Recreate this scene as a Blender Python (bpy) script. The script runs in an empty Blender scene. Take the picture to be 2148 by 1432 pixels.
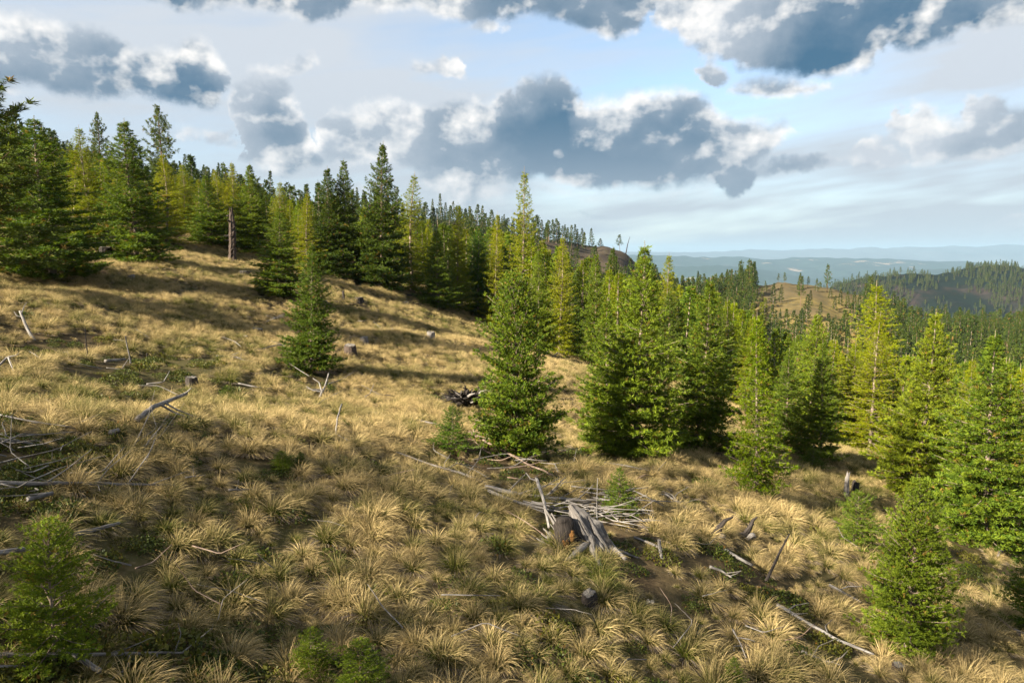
import bpy, math, random
import numpy as np
from mathutils import Vector, Matrix, Euler

SC = bpy.context.scene
COL = SC.collection
random.seed(11)
RNG = np.random.default_rng(11)

# ------------------------------------------------------------------ camera
F_PX, CX, CY = 1534.0, 1074.0, 716.0          # focal length and centre in photograph pixels
PITCH = math.radians(6.9)
CZ = 4.0                                       # drone height above the hillside origin
cam_data = bpy.data.cameras.new("camera")
cam_data.sensor_width = 36.0
cam_data.lens = 36.0 * F_PX / 2148.0
cam_data.clip_start = 0.1
cam_data.clip_end = 120000.0
cam = bpy.data.objects.new("camera", cam_data)
cam.location = (0, 0, CZ)
cam.rotation_euler = (math.radians(90) - PITCH, 0, 0)
COL.objects.link(cam)
SC.camera = cam

# ------------------------------------------------------------------ light
SUN_EL = math.radians(27.0)
SUN_AZ = math.atan2(-0.84, -0.54)              # from +Y towards +X: low sun on the left, a little behind
SUN_DIR = Vector((math.sin(SUN_AZ) * math.cos(SUN_EL), math.cos(SUN_AZ) * math.cos(SUN_EL), math.sin(SUN_EL)))
sun_data = bpy.data.lights.new("sun", "SUN")
sun_data.energy = 5.0
sun_data.angle = math.radians(0.53)
sun_data.color = (1.0, 0.87, 0.66)
sun = bpy.data.objects.new("sun", sun_data)
sun.rotation_euler = (-SUN_DIR).to_track_quat("-Z", "Y").to_euler()
COL.objects.link(sun)

SC.view_settings.view_transform = "Standard"
SC.view_settings.look = "None"
SC.view_settings.gamma = 1.0
SC.view_settings.use_curve_mapping = False
SC.view_settings.exposure = 2.45
SC.render.engine = "CYCLES"
SC.cycles.max_bounces = 6
SC.cycles.diffuse_bounces = 3
SC.cycles.glossy_bounces = 1
SC.cycles.transmission_bounces = 3
SC.cycles.volume_bounces = 0
SC.cycles.transparent_max_bounces = 4
SC.cycles.use_denoising = True
SC.cycles.sample_clamp_indirect = 4.0


def pix_ray(px, py):
    a, b = (px - CX) / F_PX, -(py - CY) / F_PX
    s, c = math.sin(PITCH), math.cos(PITCH)
    return np.array([a, b * s + c, b * c - s])


# ------------------------------------------------------------------ node helper
class NB:
    def __init__(self, tree):
        self.t = tree

    def node(self, kind, **kw):
        n = self.t.nodes.new(kind)
        for k, v in kw.items():
            setattr(n, k, v)
        return n

    def put(self, sock, v):
        if v is None:
            return
        if isinstance(v, bpy.types.NodeSocket):
            self.t.links.new(v, sock)
        elif hasattr(v, "__len__"):
            v = tuple(v)
            if sock.type == "RGBA" and len(v) == 3:
                v = v + (1.0,)
            sock.default_value = v
        else:
            sock.default_value = v

    def m(self, op, a, b=None, c=None, clamp=False):
        n = self.node("ShaderNodeMath", operation=op, use_clamp=clamp)
        for i, v in enumerate((a, b, c)):
            if v is not None:
                self.put(n.inputs[i], v)
        return n.outputs[0]

    def v(self, op, a, b=None, c=None):
        n = self.node("ShaderNodeVectorMath", operation=op)
        for i, v in enumerate((a, b, c)):
            if v is not None:
                self.put(n.inputs[i], v)
        return n.outputs["Value"] if op in ("DOT_PRODUCT", "LENGTH") else n.outputs[0]

    def mix(self, f, a, b, blend="MIX"):
        n = self.node("ShaderNodeMix", data_type="RGBA", blend_type=blend, clamp_factor=True)
        self.put(n.inputs[0], f)
        self.put(n.inputs[6], a)
        self.put(n.inputs[7], b)
        return n.outputs[2]

    def noise(self, vec, scale, detail=4.0, rough=0.55, out="Fac", dim="3D"):
        n = self.node("ShaderNodeTexNoise", noise_dimensions=dim)
        if vec is not None:
            self.put(n.inputs["Vector"], vec)
        n.inputs["Scale"].default_value = scale
        n.inputs["Detail"].default_value = detail
        n.inputs["Roughness"].default_value = rough
        return n.outputs[0 if out == "Fac" else 1]

    def smooth(self, x, lo, hi, a=0.0, b=1.0):
        n = self.node("ShaderNodeMapRange", interpolation_type="SMOOTHSTEP")
        self.put(n.inputs[0], x)
        for i, v in zip((1, 2, 3, 4), (lo, hi, a, b)):
            self.put(n.inputs[i], v)
        return n.outputs[0]

    def xyz(self, vec):
        n = self.node("ShaderNodeSeparateXYZ")
        self.put(n.inputs[0], vec)
        return n.outputs

    def comb(self, x, y, z):
        n = self.node("ShaderNodeCombineXYZ")
        for i, v in enumerate((x, y, z)):
            self.put(n.inputs[i], v)
        return n.outputs[0]


# ------------------------------------------------------------------ world: low evening sky with broken cumulus under thin high cloud
world = bpy.data.worlds.new("World")
SC.world = world
world.use_nodes = True
world.node_tree.nodes.clear()
W = NB(world.node_tree)
UNIT = math.radians(10.0)


def sky_uv(px, py):
    d = pix_ray(px, py)
    d /= np.linalg.norm(d)
    return math.atan2(d[0], d[1]) / UNIT, math.asin(d[2]) / UNIT


def build_world():
    tc = W.node("ShaderNodeTexCoord")
    sx, sy, sz = W.xyz(tc.outputs["Generated"])
    sky = W.node("ShaderNodeTexSky", sky_type="NISHITA", sun_disc=False)
    sky.sun_elevation = SUN_EL
    sky.sun_rotation = SUN_AZ
    sky.altitude = 1200.0
    sky.air_density = 1.0
    sky.dust_density = 1.2
    sky.ozone_density = 2.5
    base = W.v("MULTIPLY", sky.outputs[0], (0.187, 0.180, 0.165))
    az = W.m("DIVIDE", W.m("ARCTAN2", sx, sy), UNIT)
    el = W.m("DIVIDE", W.m("ARCSINE", sz), UNIT)
    P = W.comb(az, el, 0.0)
    # thin high veil: long streaks
    veil_p = W.v("MULTIPLY", W.v("ADD", P, W.comb(0.0, W.m("MULTIPLY", az, -0.12), 0.0)), (0.40, 2.4, 0.0))
    vn = W.noise(veil_p, 0.9, 4.0, 0.6, dim="2D")
    # blue gaps of the veil
    gx, gy = sky_uv(1330, 100)
    gd = W.v("LENGTH", W.v("MULTIPLY", W.v("SUBTRACT", P, (gx, gy, 0)), (0.7, 1.3, 0)))
    gap = W.smooth(gd, 0.0, 1.9, 0.50, 0.0)
    hz = W.smooth(el, -0.1, 1.5, 0.75, 0.0)
    veil = W.m("SUBTRACT", W.m("MULTIPLY_ADD", vn, 1.7, 0.10), gap, clamp=True)
    veil = W.m("MAXIMUM", W.m("MULTIPLY", veil, 0.97), hz)
    veil_col = W.mix(W.smooth(el, 0.0, 1.5), (0.37, 0.41, 0.455), (0.47, 0.505, 0.55))
    col = W.mix(veil, base, veil_col)

    # cumulus decks, one over the other: upper and lower outline as curves over azimuth, edges broken up by turbulence
    wn = W.noise(P, 1.15, 8.0, 0.61, out="Color", dim="2D")
    wr, wg, wb = W.xyz(wn)
    r0 = W.noise(W.v("MULTIPLY", P, (1.0, 1.35, 0.0)), 1.5, 5.5, 0.56, dim="2D")
    r1 = W.noise(W.v("MULTIPLY", W.v("ADD", P, (-0.065, 0.075, 0.0)), (1.0, 1.35, 0.0)), 1.5, 4.5, 0.56, dim="2D")
    relief = W.m("SUBTRACT", r0, r1)
    Pw = W.v("MULTIPLY_ADD", W.v("SUBTRACT", wn, (0.5, 0.5, 0.5)), (0.85, 0.42, 0.0), P)
    aw, ew, _ = W.xyz(Pw)
    a01 = W.m("MULTIPLY_ADD", aw, 1 / 9.2, 0.5)
    fine = W.m("SUBTRACT", wb, 0.5)
    E0, E1 = -0.2, 3.4

    def curve(pts, pix=True):
        n = W.node("ShaderNodeFloatCurve")
        W.put(n.inputs["Value"], a01)
        c = n.mapping.curves[0]
        data = []
        for x, y in pts:
            u, v = sky_uv(x, y if pix else 300)
            data.append((u / 9.2 + 0.5, (v - E0) / (E1 - E0) if pix else y))
        c.points[0].location = (0.0, data[0][1])
        c.points[1].location = (1.0, data[-1][1])
        for d in data:
            c.points.new(*d)
        for p in c.points:
            p.handle_type = "AUTO_CLAMPED"
        n.mapping.update()
        return n.outputs[0] if not pix else W.m("MULTIPLY_ADD", n.outputs[0], E1 - E0, E0)

    # outside the view the same broken deck goes on
    far = W.noise(W.v("MULTIPLY", Pw, (0.42, 0.8, 0.0)), 0.9, 1.0, 0.5, dim="2D")
    out = W.m("MAXIMUM", W.smooth(W.m("ABSOLUTE", az), 4.0, 4.6), W.smooth(el, 2.2, 2.8))
    dg = W.m("MULTIPLY_ADD", W.m("SUBTRACT", far, 0.5), 2.6, W.m("MULTIPLY_ADD", out, 0.6, -0.6))

    bits = W.noise(W.v("MULTIPLY", Pw, (1.0, 1.7, 0.0)), 1.5, 1.0, 0.5, dim="2D")
    bits = W.m("MULTIPLY_ADD", bits, 1.6, -1.09)
    dg = W.m("MAXIMUM", dg, bits)

    def deck(col, top, bot, dark, soft=0.11, extra=None, flat=1.35):
        t = W.m("SUBTRACT", curve(top), ew)
        d = W.m("MINIMUM", t, W.m("MULTIPLY", W.m("SUBTRACT", ew, curve(bot)), flat))
        if extra is not None:
            d = W.m("MAXIMUM", d, extra)
        d = W.m("MULTIPLY_ADD", fine, 0.22, d)
        mask = W.smooth(d, -0.02, soft)
        dk = W.m("MULTIPLY", curve(dark, False), W.smooth(t, -0.02, 0.40, 0.10, 1.0))
        dk = W.m("MULTIPLY_ADD", W.m("SUBTRACT", r0, 0.5), -1.15, dk, clamp=True)
        edge = W.smooth(d, 0.0, 0.20, 0.34, 0.0)
        lit = W.m("ADD", W.m("MULTIPLY_ADD", relief, 4.6, edge), W.m("MULTIPLY_ADD", dk, -0.46, 0.18), clamp=True)
        body = W.mix(W.m("POWER", dk, 0.65), (0.44, 0.475, 0.52), (0.036, 0.108, 0.190))
        cc = W.mix(lit, body, (0.80, 0.775, 0.74))
        cc = W.mix(W.smooth(el, 0.0, 1.2, 0.6, 0.0), cc, (0.42, 0.45, 0.49))
        return W.mix(W.m("MULTIPLY", mask, W.smooth(el, 0.05, 0.4)), col, cc)

    G = 75
    col = deck(col,
               [(500, 380 + G), (800, 385), (860, 378), (1000, 370), (1150, 372), (1300, 385), (1480, 398), (1510, 410 + G), (1560, 410 + G), (1620, 405), (1720, 410), (1790, 420 + G), (2148, 420 + G)],
               [(500, 380), (860, 408), (1000, 415), (1150, 425), (1300, 424), (1480, 416), (1510, 410), (1560, 410), (1620, 425), (1720, 427), (1790, 420), (2148, 420)],
               [(300, 0.15), (2148, 0.2)], soft=0.3)
    col = deck(col,
               [(-300, 330 + G), (440, 340 + G), (462, 255), (482, 195), (530, 155), (570, 155), (615, 185), (655, 225), (680, 262), (695, 300), (706, 245), (740, 232), (800, 218), (850, 212), (900, 196), (950, 192), (1000, 212), (1050, 205), (1080, 160), (1130, 148), (1175, 172), (1210, 205), (1300, 196), (1400, 190), (1460, 212), (1520, 250), (1570, 262), (1620, 270), (1660, 265), (1700, 270), (1722, 290 + G), (1830, 300 + G), (1862, 282), (1880, 240), (1915, 218), (1960, 232), (2050, 218), (2100, 200), (2148, 192), (2250, 205), (2340, 300 + G)],
               [(-300, 330), (440, 340), (470, 345), (530, 352), (600, 358), (690, 362), (760, 358), (850, 368), (950, 375), (1130, 386), (1300, 394), (1400, 396), (1460, 392), (1520, 382), (1570, 366), (1620, 345), (1660, 318), (1700, 298), (1722, 290), (1830, 300), (1862, 302), (1880, 335), (1915, 355), (1960, 345), (2050, 328), (2100, 314), (2250, 312), (2340, 300)],
               [(300, 0.2), (500, 0.15), (560, 0.4), (640, 0.65), (690, 0.5), (720, 0.30), (900, 0.40), (1020, 0.70), (1100, 0.85), (1300, 1.0), (1560, 1.0), (1700, 0.5), (1880, 0.05), (1930, 0.12), (2050, 0.4), (2148, 0.3)],
               extra=dg)
    col = deck(col,
               [(-300, -150), (250, -160), (1420, -160), (1450, 100 + G), (1500, 205 + G), (1540, 200), (1600, 175), (1660, 160), (1740, 158), (1790, 180), (1815, 200 + G), (2148, 200 + G)],
               [(-300, -20), (250, 0), (300, 14), (440, 14), (480, 2), (560, 22), (650, 44), (740, 22), (850, 30), (950, 50), (1050, 44), (1150, 40), (1250, 50), (1350, 54), (1410, 20), (1450, 100), (1500, 205), (1540, 212), (1600, 220), (1660, 224), (1740, 216), (1790, 200), (1815, 200), (2148, 200)],
               [(0, 0.5), (330, 0.6), (500, 0.3), (660, 0.7), (800, 0.3), (1000, 0.5), (1300, 0.55), (1450, 0.4), (1600, 0.5), (1760, 0.55), (2148, 0.5)])
    col = deck(col,
               [(-300, 60), (-100, 20), (0, 22), (100, 12), (200, 34), (270, 84), (310, 95), (350, 66), (400, 76), (440, 104), (480, 145), (510, 180 + G), (900, 60 + G), (1380, 40 + G), (1400, 5), (1440, -30), (1550, -110), (1700, -120), (2300, -120)],
               [(-300, 205), (0, 196), (100, 196), (200, 200), (270, 212), (350, 230), (440, 228), (480, 190), (510, 180), (900, 60), (1380, 40), (1400, 42), (1450, 76), (1520, 96), (1600, 150), (1700, 158), (1800, 164), (1870, 146), (1900, 104), (2000, 100), (2080, 64), (2148, 34), (2300, 10)],
               [(-200, 0.7), (60, 0.6), (200, 0.7), (280, 0.9), (340, 1.0), (480, 1.0), (1400, 0.1), (1550, 0.25), (1650, 0.55), (1760, 0.85), (2148, 0.8)])
    bg = W.node("ShaderNodeBackground")
    bg.inputs[1].default_value = 0.268
    W.put(bg.inputs[0], col)
    o = W.node("ShaderNodeOutputWorld")
    W.t.links.new(bg.outputs[0], o.inputs[0])


build_world()
world.cycles.sampling_method = "MANUAL"
world.cycles.sample_map_resolution = 512


# ------------------------------------------------------------------ mesh and object helpers
def make_mesh(name, V, F, mats=(), attrs=None, smooth=False, mat_index=None):
    V = np.asarray(V, dtype=np.float32).reshape(-1, 3)
    F = np.asarray(F, dtype=np.int32)
    k = F.shape[1]
    me = bpy.data.meshes.new(name)
    me.vertices.add(len(V))
    me.vertices.foreach_set("co", V.ravel())
    me.loops.add(F.size)
    me.loops.foreach_set("vertex_index", F.ravel())
    me.polygons.add(len(F))
    me.polygons.foreach_set("loop_start", np.arange(0, F.size, k, dtype=np.int32))
    if mat_index is not None:
        me.polygons.foreach_set("material_index", np.asarray(mat_index, dtype=np.int32))
    me.polygons.foreach_set("use_smooth", np.full(len(F), smooth, dtype=bool))
    for an, (kind, data) in (attrs or {}).items():
        at = me.attributes.new(an, kind, "POINT")
        at.data.foreach_set("vector" if kind == "FLOAT_VECTOR" else "value", np.asarray(data, dtype=np.float32).ravel())
    for m in mats:
        me.materials.append(m)
    me.update(calc_edges=True)
    return me


def put_obj(name, me, parent=None, loc=None):
    o = bpy.data.objects.new(name, me)
    COL.objects.link(o)
    if parent is not None:
        o.parent = parent
    if loc is not None:
        o.location = loc
    return o


def tag(o, label=None, cat=None, group=None, kind=None):
    for k, v in (("label", label), ("category", cat), ("group", group), ("kind", kind)):
        if v:
            o[k] = v
    return o


def thing(name, loc, label, cat, group=None):
    return tag(put_obj(name, None, None, loc), label, cat, group)


def mat_new(name):
    m = bpy.data.materials.new(name)
    m.use_nodes = True
    m.node_tree.nodes.clear()
    return m, NB(m.node_tree)


def finish(nb, shader):
    o = nb.node("ShaderNodeOutputMaterial")
    nb.t.links.new(shader, o.inputs[0])


def principled(nb, col, rough=0.8, normal=None, spec=0.2):
    p = nb.node("ShaderNodeBsdfPrincipled")
    nb.put(p.inputs["Base Color"], col)
    nb.put(p.inputs["Roughness"], rough)
    p.inputs["Specular IOR Level"].default_value = spec
    if normal is not None:
        nb.put(p.inputs["Normal"], normal)
    return p.outputs[0]


def bump(nb, h, strength, dist):
    b = nb.node("ShaderNodeBump")
    b.inputs["Strength"].default_value = strength
    b.inputs["Distance"].default_value = dist
    nb.put(b.inputs["Height"], h)
    return b.outputs[0]


def leafy(nb, col, trans=0.35, rough=0.6, tcol=None, spec=0.15):
    """Leaf-like surface: diffuse with light coming through."""
    p = principled(nb, col, rough, spec=spec)
    t = nb.node("ShaderNodeBsdfTranslucent")
    nb.put(t.inputs[0], tcol if tcol is not None else col)
    mx = nb.node("ShaderNodeMixShader")
    mx.inputs[0].default_value = trans
    nb.t.links.new(p, mx.inputs[1])
    nb.t.links.new(t.outputs[0], mx.inputs[2])
    return mx.outputs[0]


# ------------------------------------------------------------------ terrain heights
def smoothstep(x, a, b):
    t = np.clip((x - a) / (b - a), 0, 1)
    return t * t * (3 - 2 * t)


_ph = np.random.default_rng(3).uniform(0, 6.28, (40, 4))


def waves(x, y, wl, n=6, seed=0):
    """Smooth pseudo-random relief, wavelength about wl, amplitude about 1."""
    s = 0.0
    for i in range(n):
        p = _ph[(seed * 7 + i) % 40]
        a = p[0] + i * 1.1
        k = 6.283 / (wl * (0.6 + 0.9 * (p[1] / 6.28)))
        s = s + np.sin((x * math.cos(a) + y * math.sin(a)) * k + p[2])
    return s / math.sqrt(n)


T_U = np.array([-1.4, -0.9, -0.7, -0.5, -0.335, -0.113, 0.036, 0.115, 0.15, 0.175, 0.21, 0.27, 0.33, 0.40, 0.47, 0.56, 0.70, 0.9, 1.4])
T_Y = np.array([45.0, 62.0, 120.0, 180.0, 240.0, 300.0, 350.0, 430.0, 560.0, 800.0, 1100.0])


def near_plane(x, y):
    # the upper meadow lifts towards the tree line on the left
    lift = 0.105 * np.clip(np.asarray(y) - 29.0, 0.0, 34.0) * (1 - smoothstep(np.asarray(x), -13.0, 6.0))
    return 0.1 - 0.21 * x - 0.04 * y + lift


def _table():
    Z = np.zeros((len(T_Y), len(T_U)))
    rows = {
        120: [26, 18, 13, 9, 4, -4, -10, -13, -14, -15, -17, -20, -22, -24, -26, -27, -28, -29, -30],
        180: [40, 28, 23, 16, 9, 0, -7, -10, -12, -14, -17, -20, -22, -23, -25, -26, -27, -28, -30],
        240: [54, 40, 34, 25, 16, 6, -1, -5, -8, -12, -16, -18, -18, -18, -21, -25, -26, -27, -30],
        300: [64, 50, 44, 33, 23, 13, 6, 1, -2, -8, -14, -13, -9.5, -9.5, -14, -28, -31, -32, -35],
        350: [70, 57, 50, 38.5, 28.5, 19, 12, 6.5, 4.0, -4, -22, -22, -19, -19, -24, -36, -40, -42, -45],
        430: [58, 46, 38, 28, 18, 9, 2, -6, -14, -28, -50, -50, -48, -48, -52, -60, -62, -65, -70],
        560: [30, 10, 0, -10, -20, -30, -40, -55, -70, -85, -95, -95, -95, -95, -95, -98, -100, -100, -100],
    }
    for i, yy in enumerate(T_Y):
        if yy <= 62:
            z = near_plane(T_U * yy, yy)
            z = z - smoothstep(T_U, 0.2, 0.6) * (0.0 if yy < 50 else 2.5)
            Z[i] = z
        elif int(yy) in rows:
            Z[i] = rows[int(yy)]
        elif yy == 800:
            Z[i] = -200
        else:
            Z[i] = -330
    return Z


T_Z = _table()


def height(x, y):
    x = np.asarray(x, dtype=float)
    y = np.asarray(y, dtype=float)
    base = near_plane(x, y)
    # steeper fall to the right below the open slope
    fall = np.maximum(0.0, x - 10.0)
    base = base - 0.010 * np.minimum(fall, 30.0) ** 2 * smoothstep(x, 8, 22)
    yy = np.clip(y, T_Y[0], T_Y[-1])
    u = np.clip(x / yy, T_U[0], T_U[-1])
    iu = np.clip(np.searchsorted(T_U, u) - 1, 0, len(T_U) - 2)
    iy = np.clip(np.searchsorted(T_Y, yy) - 1, 0, len(T_Y) - 2)
    fu = (u - T_U[iu]) / (T_U[iu + 1] - T_U[iu])
    fy = (yy - T_Y[iy]) / (T_Y[iy + 1] - T_Y[iy])
    fu = fu * 0.5 + 0.5 * fu * fu * (3 - 2 * fu)
    fy = fy * 0.5 + 0.5 * fy * fy * (3 - 2 * fy)
    far = (T_Z[iy, iu] * (1 - fu) + T_Z[iy, iu + 1] * fu) * (1 - fy) + (T_Z[iy + 1, iu] * (1 - fu) + T_Z[iy + 1, iu + 1] * fu) * fy
    far = far + 1.3 * waves(x, y, 45, seed=1) * smoothstep(y, 100, 200) + 0.5 * waves(x, y, 14, seed=2) * smoothstep(y, 150, 260)
    z = base + (far - base) * smoothstep(y, 48, 100)
    z = z + 0.10 * waves(x, y, 5.5, seed=3) + 0.22 * waves(x, y, 17, seed=4)
    return z


def h1(x, y):
    return float(height(np.array([x]), np.array([y]))[0])


def ground_at(px, py, far=400.0):
    """World point where the ray through a photograph pixel meets the terrain."""
    d = pix_ray(px, py)
    t = np.concatenate([np.arange(2.0, 80, 0.05), np.arange(80, far, 0.5)])
    X, Y, Zr = d[0] * t, d[1] * t, CZ + d[2] * t
    below = np.nonzero(Zr < height(X, Y))[0]
    i = below[0] if len(below) else len(t) - 1
    return Vector((X[i], Y[i], h1(X[i], Y[i])))


def at_depth(px, depth, py=700):
    d = pix_ray(px, py)
    x = d[0] / d[1] * depth
    return Vector((x, depth, h1(x, depth)))


def top_height(p, px, py_top):
    """Height above p.z of the pixel row py_top at p's depth."""
    d = pix_ray(px, py_top)
    return CZ + d[2] / d[1] * p.y - p.z


# ------------------------------------------------------------------ ground materials
def mat_ground():
    m, nb = mat_new("hillside_soil")
    pos = nb.node("ShaderNodeNewGeometry").outputs["Position"]
    n1 = nb.noise(pos, 0.35, 4, 0.6)
    n2 = nb.noise(pos, 3.0, 6, 0.65)
    n3 = nb.noise(pos, 22.0, 4, 0.7)
    c = nb.mix(nb.smooth(n1, 0.35, 0.65), (0.045, 0.032, 0.020), (0.050, 0.046, 0.018))
    c = nb.mix(nb.smooth(n2, 0.45, 0.75), c, (0.11, 0.080, 0.042))
    c = nb.mix(nb.smooth(n3, 0.55, 0.8, 0, 0.8), c, (0.15, 0.115, 0.075))
    # beyond the open slope: dry grassland on the hills, blond to mauve-brown
    y = nb.xyz(pos)[1]
    f1 = nb.noise(pos, 0.035, 6, 0.62)
    f2 = nb.noise(pos, 0.25, 5, 0.65)
    x = nb.xyz(pos)[0]
    dull = nb.mix(nb.smooth(f1, 0.36, 0.62), (0.032, 0.025, 0.021), (0.060, 0.047, 0.034))
    gold = nb.mix(nb.smooth(f1, 0.36, 0.62), (0.070, 0.055, 0.030), (0.150, 0.115, 0.040))
    g = nb.mix(nb.smooth(x, 62, 88), dull, gold)
    g = nb.mix(nb.smooth(f2, 0.42, 0.7, 0, 0.75), g, (0.045, 0.040, 0.022))
    c = nb.mix(nb.smooth(y, 70, 130), c, g)
    finish(nb, principled(nb, c, 0.95, bump(nb, n2, 0.6, 0.08), 0.05))
    return m


def mat_hill(name, forest, grass, rock, sc, thr, hi=0.06):
    m, nb = mat_new(name)
    pos = nb.node("ShaderNodeNewGeometry").outputs["Position"]
    n1 = nb.noise(pos, sc, 6, 0.6)
    n2 = nb.noise(nb.v("MULTIPLY", pos, (1.0, 1.0, 2.5)), sc * 4.0, 6, 0.65)
    n3 = nb.noise(pos, sc * 22, 3, 0.6)
    k = nb.m("ADD", nb.m("MULTIPLY", n1, 0.65), nb.m("MULTIPLY", n2, 0.35))
    c = nb.mix(nb.smooth(k, thr - hi, thr + hi), forest, grass)
    c = nb.mix(nb.smooth(n2, 0.60, 0.72, 0, 0.7), c, rock)
    c = nb.mix(nb.smooth(n3, 0.5, 0.75, 0, 0.5), c, forest)
    finish(nb, principled(nb, c, 0.95, spec=0.03))
    return m


M_GROUND = mat_ground()
M_HILL = mat_hill("shade_darkened_hill", (0.005, 0.009, 0.007), (0.028, 0.020, 0.018), (0.045, 0.036, 0.034), 0.006, 0.53)  # whole hill darkened in its colours, standing in for cloud shade
M_BLUE = mat_hill("distant_forested_hills", (0.012, 0.024, 0.018), (0.26, 0.20, 0.15), (0.05, 0.05, 0.04), 0.0009, 0.60, 0.02)
M_RANGE = mat_hill("far_mountains", (0.04, 0.05, 0.06), (0.05, 0.06, 0.07), (0.06, 0.07, 0.08), 0.0002, 0.52)
M_VALLEY = mat_hill("valley_fields", (0.035, 0.05, 0.03), (0.33, 0.27, 0.18), (0.38, 0.31, 0.22), 0.0009, 0.52)


def grid_faces(nr, nc):
    i = np.arange((nr - 1) * (nc - 1))
    r, c = i // (nc - 1), i % (nc - 1)
    a = r * nc + c
    return np.stack([a, a + 1, a + nc + 1, a + nc], axis=1)


def build_hillside():
    # rows get longer and farther apart with distance
    ys = np.concatenate([np.arange(-60, 0, 2.0), np.arange(0, 60, 0.45), np.geomspace(60, 1150, 190)])
    us = np.linspace(-1, 1, 260)
    Yg = np.repeat(ys[:, None], len(us), 1)
    half = np.maximum(70.0, np.abs(ys) * 1.5)[:, None]
    Xg = us[None, :] * half * (0.55 + 0.45 * np.abs(us[None, :]))
    Zg = height(Xg, Yg)
    me = make_mesh("hillside", np.stack([Xg, Yg, Zg], -1), grid_faces(len(ys), len(us)), [M_GROUND], smooth=True)
    tag(put_obj("hillside", me), "dry grassy hillside falling to the right, with the ridge behind it", None, None, "structure")


build_hillside()


def ridge_mesh(name, crest, depth, front, base, mat, rough, wl, nx=260, ny=70, back=0.5, label=None):
    """A hill with its crest line given as photograph pixels, standing at a real depth, sloping to base in front and behind."""
    pts = sorted(crest)
    px = np.linspace(pts[0][0], pts[-1][0], nx)
    py = np.interp(px, [p[0] for p in pts], [p[1] for p in pts])
    x = np.array([pix_ray(a, b)[0] / pix_ray(a, b)[1] for a, b in zip(px, py)]) * depth
    zc = np.array([pix_ray(a, b)[2] / pix_ray(a, b)[1] for a, b in zip(px, py)]) * depth + CZ
    s = np.concatenate([np.linspace(-1, 0, ny, endpoint=False), np.linspace(0, 1, ny // 3)])
    Yg = depth + np.where(s < 0, s * front, s * front * back)[:, None] + 0 * x[None, :]
    Xg = x[None, :] * (1 + 0 * Yg)
    prof = np.where(s < 0, (1 + s), (1 - s))
    prof = prof * 0.55 + 0.45 * prof * prof * (3 - 2 * prof)
    Zg = base + (zc[None, :] - base) * prof[:, None]
    env = np.clip(1 - prof, 0, 1)[:, None] * np.clip(prof * 4, 0, 1)[:, None]
    Zg = Zg + rough * env * (waves(Xg, Yg, wl, seed=5) + 0.5 * waves(Xg, Yg, wl * 0.37, seed=6) + 0.3 * waves(Xg, Yg, wl * 0.15, seed=2))
    Zg = Zg + rough * 0.05 * waves(Xg, Yg, wl * 0.13, seed=7)
    me = make_mesh(name, np.stack([Xg, Yg, Zg], -1), grid_faces(len(s), nx), [mat], smooth=True)
    o = tag(put_obj(name, me), label, None, None, "structure")
    return o, Xg, Yg, Zg


HILL = ridge_mesh("forested_hill", [(1560, 660), (1640, 632), (1720, 609), (1763, 597), (1800, 586), (1830, 579), (1870, 577), (1900, 573), (1964, 577), (2000, 570), (2028, 562), (2070, 557), (2108, 556), (2148, 562), (2300, 552), (2500, 590), (2800, 640), (3100, 700)],
                  1100, 470, -250, M_HILL, 17, 190, nx=300, ny=110, label="brown hill scattered with dark conifers across the valley on the right")
ridge_mesh("blue_hills", [(200, 560), (700, 545), (1200, 540), (1330, 534), (1428, 537), (1485, 540), (1552, 538), (1616, 545), (1663, 540), (1763, 541), (1820, 542), (1884, 543), (1964, 549), (2031, 548), (2082, 555), (2148, 562), (2500, 552), (3000, 570)],
           9000, 4200, -560, M_BLUE, 100, 1600, nx=360, ny=90, label="blue forested hills fading in the haze across the valley")
ridge_mesh("blue_foothills", [(900, 640), (1300, 575), (1420, 560), (1500, 556), (1560, 560), (1640, 572), (1700, 584), (1800, 578), (1900, 566), (2000, 563), (2148, 575), (2600, 590)],
           6600, 2000, -560, M_BLUE, 50, 800, nx=300, ny=60, label="lower blue foothills in front of the hazy hills")
ridge_mesh("far_mountains", [(-400, 520), (300, 524), (900, 528), (1300, 528), (1428, 529), (1530, 527), (1579, 523), (1640, 525), (1736, 521), (1780, 523), (1820, 518), (1860, 521), (1897, 517), (1960, 519), (2000, 515), (2050, 518), (2112, 512), (2148, 514), (2400, 518), (2900, 512)],
           16000, 4500, -560, M_RANGE, 110, 2500, nx=420, ny=50, label="faint blue mountain range along the horizon")


def build_valley():
    n = 90
    g = np.linspace(-1, 1, n)
    X, Y = np.meshgrid(g * 30000, 700 + (g * 0.5 + 0.5) * 26000)
    Z = -345 - smoothstep(Y, 1500, 5000) * 90 + 6 * waves(X, Y, 1500, seed=8)
    me = make_mesh("valley_floor", np.stack([X, Y, Z], -1), grid_faces(n, n), [M_VALLEY], smooth=True)
    tag(put_obj("valley_floor", me), "pale valley floor far below between the hills", None, None, "structure")


build_valley()


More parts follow.
